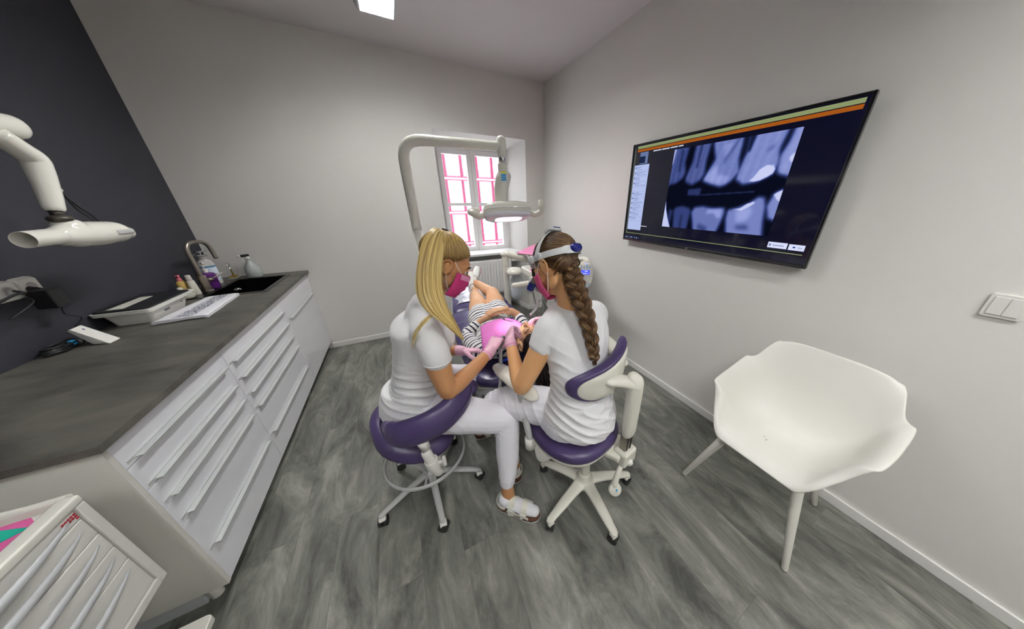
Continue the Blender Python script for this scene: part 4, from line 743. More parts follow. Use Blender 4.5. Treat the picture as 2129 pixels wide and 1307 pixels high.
b = MB(); b.slab([padrow(2.30, .26, ZB+.01, .06), padrow(2.36, .268, ZB+.045, .08), padrow(2.5, .26, ZB+.06, .08), padrow(2.7, .24, ZB+.055, .08), padrow(2.86, .21, ZB+.05, .07), padrow(2.93, .15, ZB+.035, .05)]); obj('leg_rest', b, M['blueleather'], t, smooth=True)
def foil(u, v_):
    y = 2.44+v_*.46; hw = (.268-.07*v_*v_); x = cx_(y)+(2*u-1)*hw; return V((x, y, ZB+.064-.05*abs(2*u-1)**6+.003*noise.noise(V((x*30, y*18, 0)))+.004*noise.noise(V((x*12, y*50, 3)))))
obj('foot_cover', MB().grid(foil, 40, 50), M['plasticwrap'], t, smooth=True)
b = MB()
for yy_ in (1.45, 1.62, 1.9, 2.12):
    for s_ in (-1, 1): b.tube([(cx_(yy_)+s_*.20, yy_, ZB+.004), (cx_(yy_)+s_*.295, yy_, ZB-.006)], .002, n=6)
obj('stitching', b, mat('stitch', '8f90b8', .5), t)
b = MB(); b.slab([padrow(1.26, .17, ZB-.06, .03, -.03), padrow(1.30, .24, ZB-.06, .05, -.03), padrow(1.6, .27, ZB-.07, .06), padrow(1.9, .27, ZB-.07, .08)]); obj('back_shell', b, M['creamg'], t, smooth=True)
b = MB(); b.slab([padrow(1.35, .10, ZB-.10, .10), padrow(1.40, .14, ZB-.10, .14), padrow(1.7, .16, ZB-.12, .16), padrow(1.95, .17, ZB-.12, .2)]); obj('back_hinge_cover', b, M['white'], t, smooth=True)
b = MB(); b.slab([padrow(1.8, .26, ZB-.09, .05), padrow(2.1, .27, ZB-.08, .06), padrow(2.6, .22, ZB-.01, .05), padrow(2.85, .17, ZB+.0, .04)]); obj('seat_base', b, M['creamg'], t, smooth=True)
b = MB(); b.slab([((.52, 1.75, .36), (.12, 0, 0), (0, 0, -.18)), ((.54, 1.95, .46), (.14, 0, 0), (0, 0, -.30)), ((.56, 2.2, .42), (.14, 0, 0), (0, 0, -.34))]); obj('lift_arm', b, M['creamg'], t, smooth=True)
b = MB(); b.prism(rr(.34, .76, 1.6, 2.5, .12, 8), 0, .07); obj('floor_plate', b, M['white'], t, bevel=.02, seg=4)
b = MB(); b.slab([((.26, 1.75, .655), (.0, .10, 0), (0, 0, -.04)), ((.30, 1.75, .66), (0, .12, 0), (0, 0, -.05))]) if 0 else None
# dental unit body on the left side + instrument side
t = thing('dental_unit', (.08, 1.82, 0), 'white dental unit body beside the chair behind the blonde person', 'dental unit')
b = MB(); b.prism(rr(-.06, .17, 1.62, 2.02, .08, 8), .0, .66); obj('unit_body', b, M['creamg'], t, bevel=.03, seg=5)
b = MB(); b.lathe((.06, 1.86, .66), [(.08, 0), (.11, .02), (.12, .05), (.115, .05), (.09, .02), (.01, .012)], 28); obj('spittoon', b, M['creamg'], t, smooth=True)
# suction instrument holder in front
t = thing('suction_holder', (.29, 1.42, 0), 'grey suction instrument holder under the head end of the chair', 'holder')
b = MB(); b.ell((.285, 1.43, .475), (.040, .045, .030)); b.tube([(.285, 1.43, .47), (.33, 1.46, .38), (.36, 1.5, .25), (.37, 1.52, .1)], [.03, .038, .05, .055], n=18, smooth=4, round_=True); b.lathe((.36, 1.52, 0), [(.10, 0), (.10, .03), (.07, .05), (.06, .12)], 24); fuse('holder_body', b, M['greyp'], t, voxel=.006, it=5)
for k in range(3): b = MB(); x = .262+k*.02; y = 1.405+.01*k; b.tube([(x, y, .465), (x-.012, y-.012, .40)], .010, n=12); b.tube([(x-.012, y-.012, .40), (x-.02, y-.02, .32), (x-.01, y+.02, .15), (x+.03, y+.08, .06)], .007, n=8, smooth=4); obj('suction_handpiece', b, M['greyp'], t, smooth=True)
# ================================================================== DELIVERY UNIT (right)
t = thing('delivery_unit', (.93, 2.5, 0), 'white instrument delivery unit on a post right of the patient', 'dental unit')
b = MB(); b.cyl((.925, 2.6, .04), (.925, 2.6, .93), .035, n=28); obj('post', b, M['creamg'], t, smooth=True, sharp=40)
b = MB(); b.cyl((.925, 2.6, .932), (.925, 2.6, 1.05), .0355, n=28); b.ell((.925, 2.6, 1.05), (.045, .045, .032)); b.tube([(.935, 2.58, 1.06), (1.05, 2.52, 1.03), (1.25, 2.40, .985)], [.036, .048, .042], n=20, smooth=4, round_=True, flat=(.9, 1)); obj('swing_arm', b, M['creamg'], t, smooth=True, sharp=50)
b = MB(); b.lathe((.925, 2.6, 0), [(.10, 0), (.10, .03), (.06, .05), (.05, .06)], 24); obj('post_foot', b, M['creamg'], t, smooth=True)
b = MB(); b.lathe((.985, 2.5, .78), [(.070, .08), (.088, .084), (.088, .105), (.078, .125), (.05, .142), (.01, .148)], 28); obj('bottle_bracket', b, M['creamg'], t, smooth=True)
b = MB(); b.lathe((1.0, 2.5, .585), [(.045, 0), (.06, .02), (.064, .06), (.064, .20), (.05, .235), (.04, .24), (.04, .27)], 28); obj('water_bottle', b, mat('water_bottle', 'dfe6ef', .2, trans=.15), t, smooth=True)
b = MB(); b.prism(rr(.93, 1.42, 1.92, 2.24, .05), .945, 1.0); b.tube([(.97, 1.97, .94), (1.28, 1.95, .93)], .035, n=14, round_=True); fuse('instrument_head', b, M['creamg'], t, voxel=.007, it=3)
b = MB(); b.prism([(1.29, 1.90), (1.65, 2.28), (1.32, 2.74), (.965, 2.36)], 1.075, 1.095); obj('tray', b, M['creamg'], t, bevel=.004)
b = MB(); b.tube([(1.25, 2.2, .99), (1.28, 2.25, 1.08)], .02, n=12); obj('tray_post', b, M['white'], t)
b = MB(); b.tube([(.97, 1.99, .96), (.93, 1.93, .94), (.885, 1.90, .932)], [.03, .026, .021], n=14, smooth=4); b.tube([(.89, 1.90, .932), (.78, 1.90, .93), (.735, 1.90, .93)], [.022, .021, .020], n=16, smooth=3, round_=True); obj('grip_handle', b, M['cream'], t, smooth=True)
b = MB(); b.tube([(.89, 1.87, 1.0), (.92, 1.87, .97), (.955, 1.88, .87)], .010, n=12, smooth=3, round_=True); b.tube([(.87, 1.87, .995), (.855, 1.87, .96), (.86, 1.87, .93)], .0025, n=6); obj('syringe_holder', b, M['chrome'], t, smooth=True)
b = MB()
hp = [((.90, 1.93), (.97, 1.95, .60)), ((1.01, 1.93), (1.02, 1.95, .60)), ((1.085, 1.93), (1.03, 1.95, .60)), ((1.115, 1.93), (1.165, 1.95, .60)), ((1.165, 1.93), (1.172, 1.95, .60)), ((1.225, 1.93), (1.225, 1.95, .60)), ((1.26, 1.93), (1.262, 1.95, .60))]
for (x, y), e in hp: bq = MB(); bq.tube([(x, y, .96), (x, y-.01, .91), ((x+e[0])/2, y, .76), e, (e[0]+.03, 2.0, .45), (1.15, 2.15, .6), (1.2, 2.15, .96)], [.013, .012, .008, .008, .008, .008, .008], n=8, smooth=5); obj('instrument_hose', bq, M['hose'], t, smooth=True)
b = MB(); b.tube([(1.36, 2.0, .99), (1.35, 1.86, 1.09), (1.33, 1.73, 1.10), (1.315, 1.69, 1.04)], .022, n=14, smooth=5); obj('keypad_arm', b, M['cream'], t, smooth=True)
KC = V((1.275, 1.68, 1.005)); KN = V((-.52, -.84, .12)).normalized(); KU = (V((.02, .06, 1))-KN*V((.02, .06, 1)).dot(KN)).normalized(); KX = KU.cross(KN)
def kp(x, z, d=0): return KC+KX*x+KU*z+KN*d
def eg(k, d): return [kp(k*.063*math.cos(a)*(1-.12*(math.sin(a) < 0)*abs(math.sin(a))), k*.112*math.copysign(abs(math.sin(a))**.8, math.sin(a)), d) for a in [2*PI*q/36 for q in range(36)]]
b = MB(); b.rings([eg(.9, -.022), eg(1, -.015), eg(1, -.002), eg(.95, .003), eg(.01, .004)]); kpd = obj('keypad', b, M['cream'], t, smooth=True, sharp=50)
def kq(name, x0, x1, z0, z1, m, d=.006, nm=None): b = MB(); b.add([kp(x0, z0, d), kp(x1, z0, d), kp(x1, z1, d), kp(x0, z1, d)], [(0, 1, 2, 3)]); b.add([kp(x0, z0, .003), kp(x1, z0, .003), kp(x1, z1, .003), kp(x0, z1, .003)], [(3, 2, 1, 0)]); return obj(name, b, m, kpd, fixn=False)
kq('display', -.036, .036, -.002, .038, emis('lcd_blue', '5f68f5', 1.0)); kq('indicator', -.010, .014, .082, .091, emis('lcd_pale', 'c4c4ff', 1))
b = MB()
for (x0, x1, z0, z1) in ((-.005, .016, .024, .031), (-.02, .014, .006, .011), (-.033, -.024, .015, .018), (.024, .03, .004, .008)): b.add([kp(x0, z0, .0066), kp(x1, z0, .0066), kp(x1, z1, .0066), kp(x0, z1, .0066)], [(0, 1, 2, 3)])
obj('display_text', b, emis('lcd_white', 'dfe6ff', 1), kpd, fixn=False)
for j, z in enumerate((.073, .057, -.017, -.031, -.062, -.078, -.09)):
    for i in range(4):
        if j == 4 and i not in (1, 2): continue
        if j == 5 and i != 3: continue
        if j == 6 and i != 2: continue
        b = MB(); c = kp(-.033+.022*i, z, .003); b.lathe(c, [(.0055, 0), (.0055, .002), (.003, .003)], 10, axis=KN); obj('key', b, M['skyb'] if j in (1, 5, 6) or (j == 0 and i == 2) else M['greyp'], kpd, smooth=True)
o = obj('tray_liner', MB().prism([(1.29, 1.885), (1.67, 2.28), (1.33, 2.76), (.95, 2.36)], 1.096, 1.098), M['pink']); tag(o, 'pink paper liner covering the instrument tray', 'paper')
o = obj('pink_wipe', MB().prism([(.94, 1.925), (1.30, 1.925), (1.30, 2.05), (.94, 2.05)], 1.0015, 1.003), M['pinkd']); tag(o, 'pink paper on the instrument head below the tray', 'paper')
# ================================================================== OPERATING LAMP
t = thing('operating_lamp', (.10, 1.72, .66), 'white operating lamp on its curved pole above the patient', 'lamp')
b = MB(); b.tube([(.10, 1.72, .66), (.10, 1.72, 1.40)], .027, n=24); obj('lower_pole', b, M['creamg'], t, smooth=True)
b = MB(); b.tube([(.10, 1.72, 1.403), (.10, 1.72, 1.55), (.10, 1.72, 1.70), (.105, 1.718, 1.765), (.13, 1.71, 1.81), (.185, 1.69, 1.828), (.32, 1.65, 1.826), (.575, 1.575, 1.818)], [.026, .026, .026, .026, .026, .026, .025, .022], n=24, smooth=5); obj('curved_arm', b, M['creamg'], t, smooth=True)
LP = V((.578, 1.572, 0))
b = MB(); b.tube([LP+V((0, 0, 1.785)), LP+V((0, 0, 1.845))], .024, n=20, round_=True); obj('knuckle', b, M['creamg'], t, smooth=True)
b = MB(); b.tube([LP+V((0, 0, 1.79)), LP+V((0, 0, 1.73))], .019, n=20); obj('swivel', b, M['chrome'], t, smooth=True); b = MB(); b.tube([LP+V((0, 0, 1.74)), LP+V((.0, 0, 1.69))], .026, n=20); b.ell(LP+V((.004, 0, 1.672)), (.042, .034, .036)); b.tube([LP+V((0, .0, 1.665)), LP+V((-.012, .01, 1.61)), LP+V((-.014, .01, 1.53))], [.036, .036, .034], n=20, smooth=4, round_=True, flat=(1.15, 1)); fuse('neck', b, M['creamg'], t, voxel=.004, it=3)
for k, mm_ in enumerate((M['yellow'], M['skyb'], M['skyb'], M['skyb'])): b = MB(); b.cbox(LP+V((-.010, -.036, 1.692-.012*k)), (.026, .004, .0085), Matrix.Rotation(-.3, 3, 'Z')); obj('sticker', b, mm_, t)
HR = Matrix.Rotation(-.35, 3, 'X')@Matrix.Rotation(.03, 3, 'Y')@Matrix.Rotation(-.15, 3, 'Z'); HC = LP+V((.01, -.01, 1.49))
def hq(p): return HC+HR@V(p)
def se(a, b_, z, k=1, e=.6): return [hq((k*a*math.copysign(abs(math.cos(q))**e, math.cos(q)), k*b_*math.copysign(abs(math.sin(q))**e, math.sin(q)), z)) for q in [2*PI*i/48 for i in range(48)]]
b = MB(); b.rings([se(.135, .075, -.020), se(.14, .08, -.012), se(.14, .08, .018), se(.132, .074, .034), se(.10, .055, .044), se(.01, .01, .048)]); hd = obj('lamp_head', b, M['creamg'], t, smooth=True)
b = MB(); b.rings([se(.138, .078, -.017), se(.13, .072, -.032), se(.11, .06, -.040), se(.01, .01, -.042)]); obj('lens', b, mat('lamp_lens', 'dcdfe6', .1, coat=.6), hd, smooth=True)
b = MB(); b.rings([se(.08, .045, -.0425), se(.001, .001, -.0428)]); obj('light_source', b, emis('op_lamp_glow', 'fff2f6', 1.1), hd)
b = MB(); b.rings([se(.1405, .0805, -.002), se(.1412, .0812, 0), se(.1405, .0805, .002)], caps=False); obj('seam_line', b, M['greyp'], hd)
for s_ in (-1, 1):
    b = MB(); b.tube([hq((s_*.135, 0, -.012)), hq((s_*.168, -.01, -.022)), hq((s_*.198, -.035, -.012)), hq((s_*.20, -.045, .018)) if s_ > 0 else hq((s_*.205, .0, .010)), hq((s_*.195, -.05, .034)) if s_ > 0 else hq((s_*.165, .045, .028))], [.016, .017, .018, .021, .016], n=16, smooth=5, round_=True); obj('grip', b, M['cream'], t, smooth=True)
sl = bpy.data.lights.new('operating_light', 'SPOT'); sl.energy = 12; sl.spot_size = math.radians(26); sl.spot_blend = .5; sl.shadow_soft_size = .05; sl.color = (1, .95, .97)
so = bpy.data.objects.new('operating_light', sl); COL.objects.link(so); pos = hq((0, 0, -.06)); so.location = pos-W[t]; so.parent = t; so.rotation_euler = (V((.57, 1.42, .82))-pos).to_track_quat('-Z', 'Y').to_euler()
# ================================================================== PEOPLE
def limb(mb, pts, rad, n=18, sub=5, **k): return mb.tube(pts, rad, n=n, smooth=sub, round_=True, **k)
def torso(mb, rows, off=0, n=28, e=.85):
    # rows: centre, half-width vector, half-depth vector
    C_ = [V(r[0]) for r in rows]; A_ = [V(r[1]) for r in rows]; B_ = [V(r[2]) for r in rows]; rg = []
    def cr(L, i, t):
        a, b_, c, d = L[max(0, i-1)], L[i], L[i+1], L[min(len(L)-1, i+2)]; return .5*((2*b_)+(c-a)*t+(2*a-5*b_+4*c-d)*t*t+(3*b_-a-3*c+d)*t**3)
    for i in range(len(rows)-1):
        for j in range(4): t_ = j/4; rg.append((cr(C_, i, t_), cr(A_, i, t_), cr(B_, i, t_)))
    rg.append((C_[-1], A_[-1], B_[-1])); out = []
    ax = (C_[1]-C_[0]).normalized(); ax2 = (C_[-1]-C_[-2]).normalized()
    rg = [(rg[0][0]-ax*.03, rg[0][1]*.6, rg[0][2]*.6)]+rg+[(rg[-1][0]+ax2*.01, rg[-1][1]*.6, rg[-1][2]*.6)]
    for c, a, b_ in rg:
        a = a*(1+off/max(a.length, .02)); b_ = b_*(1+off/max(b_.length, .02)); out.append([c+a*math.copysign(abs(math.cos(q))**e, math.cos(q))+b_*math.copysign(abs(math.sin(q))**e, math.sin(q)) for q in [2*PI*i/n for i in range(n)]])
    return mb.rings(out)
def head(mb, C_, Rm, ears=(1, 1), s=1.0):
    def p(x, y, z): return V(C_)+Rm@V((x*s, y*s, z*s))
    def e(c, r): mb.ell(p(*c), tuple(q*s for q in r), Rm)
    e((0, -.012, .028), (.073, .093, .079)); e((0, .012, -.015), (.067, .078, .075)); e((0, .030, -.045), (.054, .062, .062)); e((0, .060, -.090), (.026, .027, .022)); e((0, .035, -.083), (.045, .042, .026))
    for k in (-1, 1): e((k*.034, .052, -.040), (.026, .030, .026)); e((k*.028, .078, .012), (.022, .012, .010)); e((k*.048, .012, -.068), (.018, .035, .03)); e((k*.031, .072, -.008), (.015, .011, .009))
    e((0, .083, .02), (.03, .008, .02))
    mb.tube([p(0, .084, .004), p(0, .098, -.020), p(0, .110, -.040)], [.007*s, .0085*s, .011*s], n=10, round_=True)
    for k in (-1, 1): e((k*.012, .096, -.042), (.008, .010, .007))
    e((0, .091, -.066), (.022, .009, .005)); e((0, .089, -.075), (.019, .009, .006)); e((0, .080, -.06), (.028, .010, .02))
    for k in (-1, 1):
        if not ears[0 if k < 0 else 1]: continue
        P_ = [p(k*.071, .012, -.030), p(k*.080, .010, -.005), p(k*.088, -.004, .014), p(k*.091, -.022, .012), p(k*.088, -.028, -.008), p(k*.080, -.016, -.032), p(k*.074, .0, -.042)]
        mb.tube(P_, .0050*s, n=8, smooth=4, round_=True); e((k*.076, -.006, -.008), (.006, .018, .026)); e((k*.076, .002, -.038), (.005, .007, .009)); e((k*.076, .012, -.012), (.004, .005, .007))
    return p
def hand(mb, wr, d, nrm, side, curl, sc=1.0, thumb=(.5, .5), spread=.12, wr_r=.025):
    wr = V(wr); d = V(d).normalized(); nrm = V(nrm); nrm = (nrm-d*nrm.dot(d)).normalized(); lat = d.cross(nrm)*side
    def q(x, y, z): return wr+(lat*x+d*y+nrm*z)*sc
    mb.rings([[q(a*math.cos(t), y, zc+c*math.sin(t)) for t in [2*PI*i/20 for i in range(20)]] for y, a, c, zc in ((-.012, .022, .019, 0), (.0, .025, .018, 0), (.02, .034, .017, .0), (.05, .040, .015, .0), (.078, .041, .013, .0), (.088, .036, .009, .0))])
    for i, (x, L, r) in enumerate(((.030, (.040, .024, .020), .0088), (.010, (.043, .028, .021), .0090), (-.011, (.040, .026, .020), .0086), (-.030, (.032, .020, .018), .0078))):
        P_ = [q(x*.9, .070, .0), q(x, .084, 0)]; c1, c2, c3 = curl[i] if hasattr(curl[0], '__len__') else curl; ang = 0; y, z, xx = .084, 0, x; sp = spread*(1.5-i)*.6
        for k, (l, cc) in enumerate(zip(L, (c1, c2, c3))): ang += cc; y += l*math.cos(ang); z += l*math.sin(ang); xx += l*math.sin(sp)*math.cos(ang); P_.append(q(xx, y, z))
        mb.tube(P_, [r*1.1*sc, r*1.08*sc, r*sc, r*.95*sc, r*.82*sc], n=12, smooth=4, round_=True)
    a, b_ = thumb
    P_ = [q(.022, .018, .004), q(.040, .040, .010+.010*b_), q(.052-.01*a, .066, .016+.026*b_), q(.052-.03*a, .094, .018+.034*b_)]
    mb.tube(P_, [.013*sc, .012*sc, .0098*sc, .0082*sc], n=12, smooth=4, round_=True)
    return q
def atp(px, py, X=None, Y=None, Z=None):
    d = R_*((px-CX)/F_PX)+U_*(-(py-CY)/F_PX)+F_; o = V((0, 0, CAM_H))
    s = ((X-o.x)/d.x) if X is not None else ((Y-o.y)/d.y) if Y is not None else (Z-o.z)/d.z
    return o+d*s
def folds(masks):
    def f(p, n_):
        s = .0012*noise.noise(p*14)
        for (c, r, dr, fr, amp) in masks:
            w_ = math.exp(-((p-c).length/r)**2)
            if w_ > .02: s += amp*w_*(1-abs(math.sin(p.dot(dr)*fr+2.2*noise.noise(p*7))))**1.5
        return s
    return f
def strands_on_cap(mb, C_, Rm, cc, cr_, tie, starts, rad=.0022, k=10, lift=.004, rnd=None, sh=(0, 1)):
    for st in starts:
        a = V(st).normalized(); b_ = V(tie).normalized(); ang = a.angle(b_); P_ = []
        for i in range(k+1):
            t_ = i/k; s_ = math.sin(ang) or 1e-6; d = a*(math.sin((1-t_)*ang)/s_)+b_*(math.sin(t_*ang)/s_); d = V((d.x*cr_[0], d.y*cr_[1], d.z*cr_[2])); P_.append(V(C_)+Rm@(V(cc)+d*(1+lift/.09*(.3+rnd.random()*.4))))
        s1 = max(.02, sh[0]+(sh[1]-sh[0])*rnd.random()); mb.shade = s1; n0 = len(mb.v); mb.tube(P_, [rad*.5]+[rad]*(k-1)+[rad*.8], n=5); n1 = len(mb.v)
        for q in range(n0, n1): mb.sh[q] = max(.01, s1*(.25+.75*min(1, 1.6*(q-n0)/(n1-n0))))
    mb.shade = 0.
def face_bits(par, p, s, iris, closed=False, brow=M['lash'], Rm=None):
    for k in (-1, 1):
        if not closed:
            b = MB(); b.ell(p(k*.031, .0745, -.008), .0118*s, None, 16, 12); e = obj('eye', b, M['eyew'], par, smooth=True)
            b = MB(); b.ell(p(k*.031, .0845, -.010), (.0052*s, .0022*s, .0052*s), Rm); obj('iris', b, M['iris'], e, smooth=True)
            b = MB(); b.tube([p(k*.018, .082, -.008), p(k*.026, .0875, -.0015), p(k*.036, .0865, -.0015), p(k*.045, .079, -.007)], .0016*s, n=6, smooth=3); obj('eyelash', b, M['lash'], par, smooth=True)
        else:
            b = MB(); b.ell(p(k*.031, .0765, -.008), (.0135*s, .009*s, .0095*s), Rm); obj('eyelid', b, M['skinC'], par, smooth=True)
            b = MB(); b.tube([p(k*.018, .083, -.012), p(k*.026, .0868, -.0155), p(k*.036, .0862, -.0155), p(k*.045, .078, -.012)], .0012*s, n=6, smooth=3); obj('eyelash', b, M['lash'], par, smooth=True)
        b = MB(); b.tube([p(k*.014, .0905, .014), p(k*.03, .0905, .022), p(k*.05, .078, .019), p(k*.056, .070, .013)], [.0015*s, .003*s, .0026*s, .001*s], n=6, smooth=3, flat=(1, .6)); obj('eyebrow', b, brow, par, smooth=True)
def mask_mesh(p, s, bow=.0):
    def f(u, v_):
        a = (u-.5)*2; z = -.016-.106*v_; w_ = .078*(1-.25*max(0, v_-.5)); x = a*w_
        y = .026+(.092+.014*math.sin(PI*min(1, v_*1.15)))*math.sqrt(max(0, 1-(abs(a)*.975)**2))*(1-.14*v_)+.0028*math.sin(v_*24)*(1-abs(a)); return p(x, y-.008+.0*bow, z)
    return f
# ---------------------------------------------------------------- person 1
C1 = V((.158, 1.165, 1.316)); R1 = basis((.84, -.03, -.54), (.5, 0.02, .87))
tw1 = [((-.075, 1.225, .575), (0, .165, 0), (.125, 0, 0)), ((-.08, 1.22, .65), (0, .165, 0), (.125, 0, 0)), ((-.06, 1.215, .77), (0, .125, 0), (.10, 0, 0)), ((-.04, 1.21, .85), (0, .122, 0), (.095, 0, 0)), ((-.005, 1.21, .97), (0, .138, 0), (.108, 0, 0)), ((-.004, 1.205, 1.05), (0, .158, 0), (.100, 0, .005)), ((.025, 1.20, 1.095), (0, .125, 0), (.070, 0, .01)), ((.045, 1.20, 1.125), (0, .06, 0), (.05, 0, .01))]
def arms1(b, o=0, sl=False):
    if sl: limb(b, [(.02, 1.10, 1.075), (.025, 1.055, 1.055), (.035, 1.02, 1.0), (.04, 1.012, .965)], [.050+o, .058+o, .055+o, .053+o]); limb(b, [(.02, 1.31, 1.075), (.03, 1.36, 1.055), (.05, 1.39, 1.0), (.06, 1.395, .965)], [.050+o, .058+o, .055+o, .053+o]); return
    limb(b, [(.02, 1.10, 1.065), (.025, 1.06, 1.045), (.04, 1.015, .93), (.052, 1.0, .83), (.062, 1.0, .795)], [.045, .050, .050, .042, .038]); limb(b, [(.058, 1.0, .80), (.10, 1.02, .803), (.20, 1.08, .825), (.295, 1.145, .85)], [.040, .042, .034, .025], flat=(1, .95))
    limb(b, [(.02, 1.31, 1.065), (.03, 1.35, 1.045), (.05, 1.40, .93), (.05, 1.42, .84), (.06, 1.415, .81)], [.045, .050, .046, .040, .036]); limb(b, [(.055, 1.415, .81), (.09, 1.39, .80), (.15, 1.345, .79), (.19, 1.32, .79)], [.037, .036, .030, .025])
def legs1(b, o=0):
    limb(b, [(-.05, 1.14, .62), (.05, 1.09, .60), (.20, 1.02, .565), (.295, .985, .54)], [.100+o, .096+o, .080+o, .066+o]); limb(b, [(.295, .985, .535), (.300, .970, .50), (.285, .945, .38), (.265, .915, .24), (.255, .905, .18)], [.064+o, .060+o, .058+o, .045+o, .036+o])
    limb(b, [(-.05, 1.32, .62), (.05, 1.36, .60), (.20, 1.39, .555), (.30, 1.40, .50)], [.100+o, .096+o, .080+o, .064+o]); limb(b, [(.30, 1.40, .50), (.30, 1.41, .38), (.27, 1.42, .25), (.24, 1.425, .14)], [.060+o, .056+o, .045+o, .036+o])
b = MB(); torso(b, tw1, -.006)
for y in (1.15, 1.265): b.ell((.075, y, .975), (.055, .055, .055))
arms1(b); legs1(b, -.006); limb(b, [(.03, 1.20, 1.10), (.065, 1.19, 1.16), (.105, 1.175, 1.23)], [.058, .050, .052]); p1 = head(b, C1, R1)
limb(b, [(.257, .908, .2), (.252, .90, .14), (.25, .898, .07)], [.034, .033, .038]); limb(b, [(.24, 1.425, .16), (.24, 1.425, .07)], [.036, .038])
t = fuse('person', b, M['skinA'], None, voxel=.0045, it=4); tag(t, 'person with long blonde ponytail in white, leaning over the patient from the left', 'person')
P1 = t; face_bits(P1, p1, 1, M['iris'], Rm=R1)
b = MB(); torso(b, tw1[1:], .006)
for y in (1.15, 1.265): b.ell((.082, y, .975), (.060, .060, .060))
arms1(b, .005, True); limb(b, [(.025, 1.20, 1.085), (.045, 1.195, 1.128)], [.072, .064]); limb(b, [(.03, 1.19, 1.10), (.015, 1.08, 1.06)], [.060, .052]); limb(b, [(.03, 1.21, 1.10), (.015, 1.33, 1.06)], [.060, .052]); b.lathe((-.08, 1.22, .60), [(.16, 0), (.165, .03), (.155, .08), (.13, .14)], 32)
X1 = V((0, 0, 1))
fuse('shirt', b, M['shirt'], P1, voxel=.005, it=16, fn=folds([(V((-.06, 1.12, .74)), .12, V((.3, 0, 1)), 85, .011), (V((-.10, 1.12, .80)), .10, V((.15, .1, 1)), 70, .008), (V((.04, 1.07, .98)), .07, V((.7, .3, .6)), 90, .006), (V((.03, 1.12, .88)), .08, V((.5, .2, .8)), 80, .006)]))
b = MB(); torso(b, tw1[:3], .003); legs1(b, .003)
fuse('trousers', b, M['trous'], P1, voxel=.005, it=6, fn=folds([(V((.29, 1.0, .49)), .07, V((.3, -.2, 1)), 110, .006), (V((.27, .93, .2)), .07, V((0, 0, 1)), 90, .0035), (V((.03, 1.08, .63)), .10, V((.9, 0, .5)), 70, .008)]))
def hem(par, c, d, r, m=M['shirt'], fl=(1, 1)):
    d = V(d).normalized(); X = d.orthogonal().normalized(); Y = d.cross(X); b = MB(); b.tube([V(c)+X*(r*math.cos(a))+Y*(r*math.sin(a)) for a in [2*PI*i/28 for i in range(28)]], .0028, n=8, closed=True); return obj('sleeve_hem', b, m, par, smooth=True)
hem(P1, (.041, 1.010, .952), (.02, -.03, -1), .0555)
# gloves
b = MB(); q1 = hand(b, (.300, 1.148, .851), (.55, .62, .22), (.45, .35, -.85), 1, ((.5, .9, .5), (.7, 1.0, .6), (.9, 1.1, .7), (1.0, 1.2, .7)), thumb=(.8, .6)); limb(b, [(.272, 1.128, .843), (.30, 1.148, .851)], [.031, .029])
fuse('glove', b, M['glove'], P1, voxel=.0028, it=3); b = MB(); b.tube([(.274, 1.1295, .8435), (.271, 1.1275, .8425)], .0325, n=20, round_=False); obj('glove_cuff', b, M['gcuff'], P1, smooth=True)
b = MB(); hand(b, (.188, 1.318, .79), (.75, -.30, -.02), (-.1, -.4, -.9), -1, ((.5, .9, .6), (.8, 1.1, .6), (.9, 1.2, .7), (1.0, 1.2, .7)), thumb=(.8, .9)); limb(b, [(.165, 1.335, .79), (.188, 1.318, .79)], [.030, .028]); fuse('glove', b, M['glove'], P1, voxel=.0028, it=3)
# mask
obj('face_mask', MB().grid(mask_mesh(p1, 1), 28, 20), M['mask'], P1, smooth=True, solid=.002)
b = MB(); f_ = mask_mesh(p1, 1); b.grid(lambda u, v_: f_(u, v_*.2)+R1@V((0, .0025, 0)), 28, 4); obj('mask_top_band', b, M['maskp'], P1, smooth=True)
for k in (-1, 1): b = MB(); b.tube([p1(k*.062, .062, -.018), p1(k*.073, .035, 0), p1(k*.080, .014, .018)], .0014, n=6, smooth=4); b.tube([p1(k*.060, .045, -.105), p1(k*.07, .02, -.075), p1(k*.078, .0, -.043)], .0014, n=6, smooth=4); obj('ear_loop', b, M['white'], P1, smooth=True)
b = MB(); b.ell(p1(.078, .002, -.05), .003); b.ell(p1(.077, .01, -.072), .0035); obj('earring', b, M['chrome'], P1, smooth=True)
# hair
HB = hair_mat('blonde_hair', '6a4d26', 'e2cd8c', 'b89a58'); HBr = hair_mat('brown_hair', '2a1a0e', '8a6a3a', '5a3f22'); HD = hair_mat('dark_hair', '120a08', '3a221a', '22130e'); rnd = random.Random(11)
cc, cr1 = (0, -.020, .030), (.0775, .0965, .083)
b = MB(); b.shade = .25; b.ell(C1+R1@V((0, -.026, .038)), (.0765, .088, .0745), R1, 28, 18); b.shade = 0
def hairline(n, rnd, ring=True):
    out = []
    for i in range(n):
        a = 2*PI*i/n; zz_ = .45 if True else 0; f = math.sin(a)   # front = +y
        # polar start heights: front hairline higher, sides above ear, nape lower
        z = (-.22+.66*((f-.25)/.75)**.9) if f > .25 else -.12-.5*min(1, (.25-f)/.9); h_ = math.sqrt(max(0, 1-z*z)); out.append((math.cos(a)*h_, math.sin(a)*h_, z+rnd.uniform(-.03, .03)))
    return out
tie1 = V((0, -.36, .93)).normalized()
strands_on_cap(b, C1, R1, cc, cr1, tie1, hairline(150, rnd), rad=.0026, rnd=rnd, sh=(.04, .45)); strands_on_cap(b, C1, R1, cc, cr1, tie1, hairline(130, rnd), rad=.002, lift=.007, rnd=rnd, sh=(.05, .65))
obj('hair', b, HB, P1, smooth=True, fixn=False)
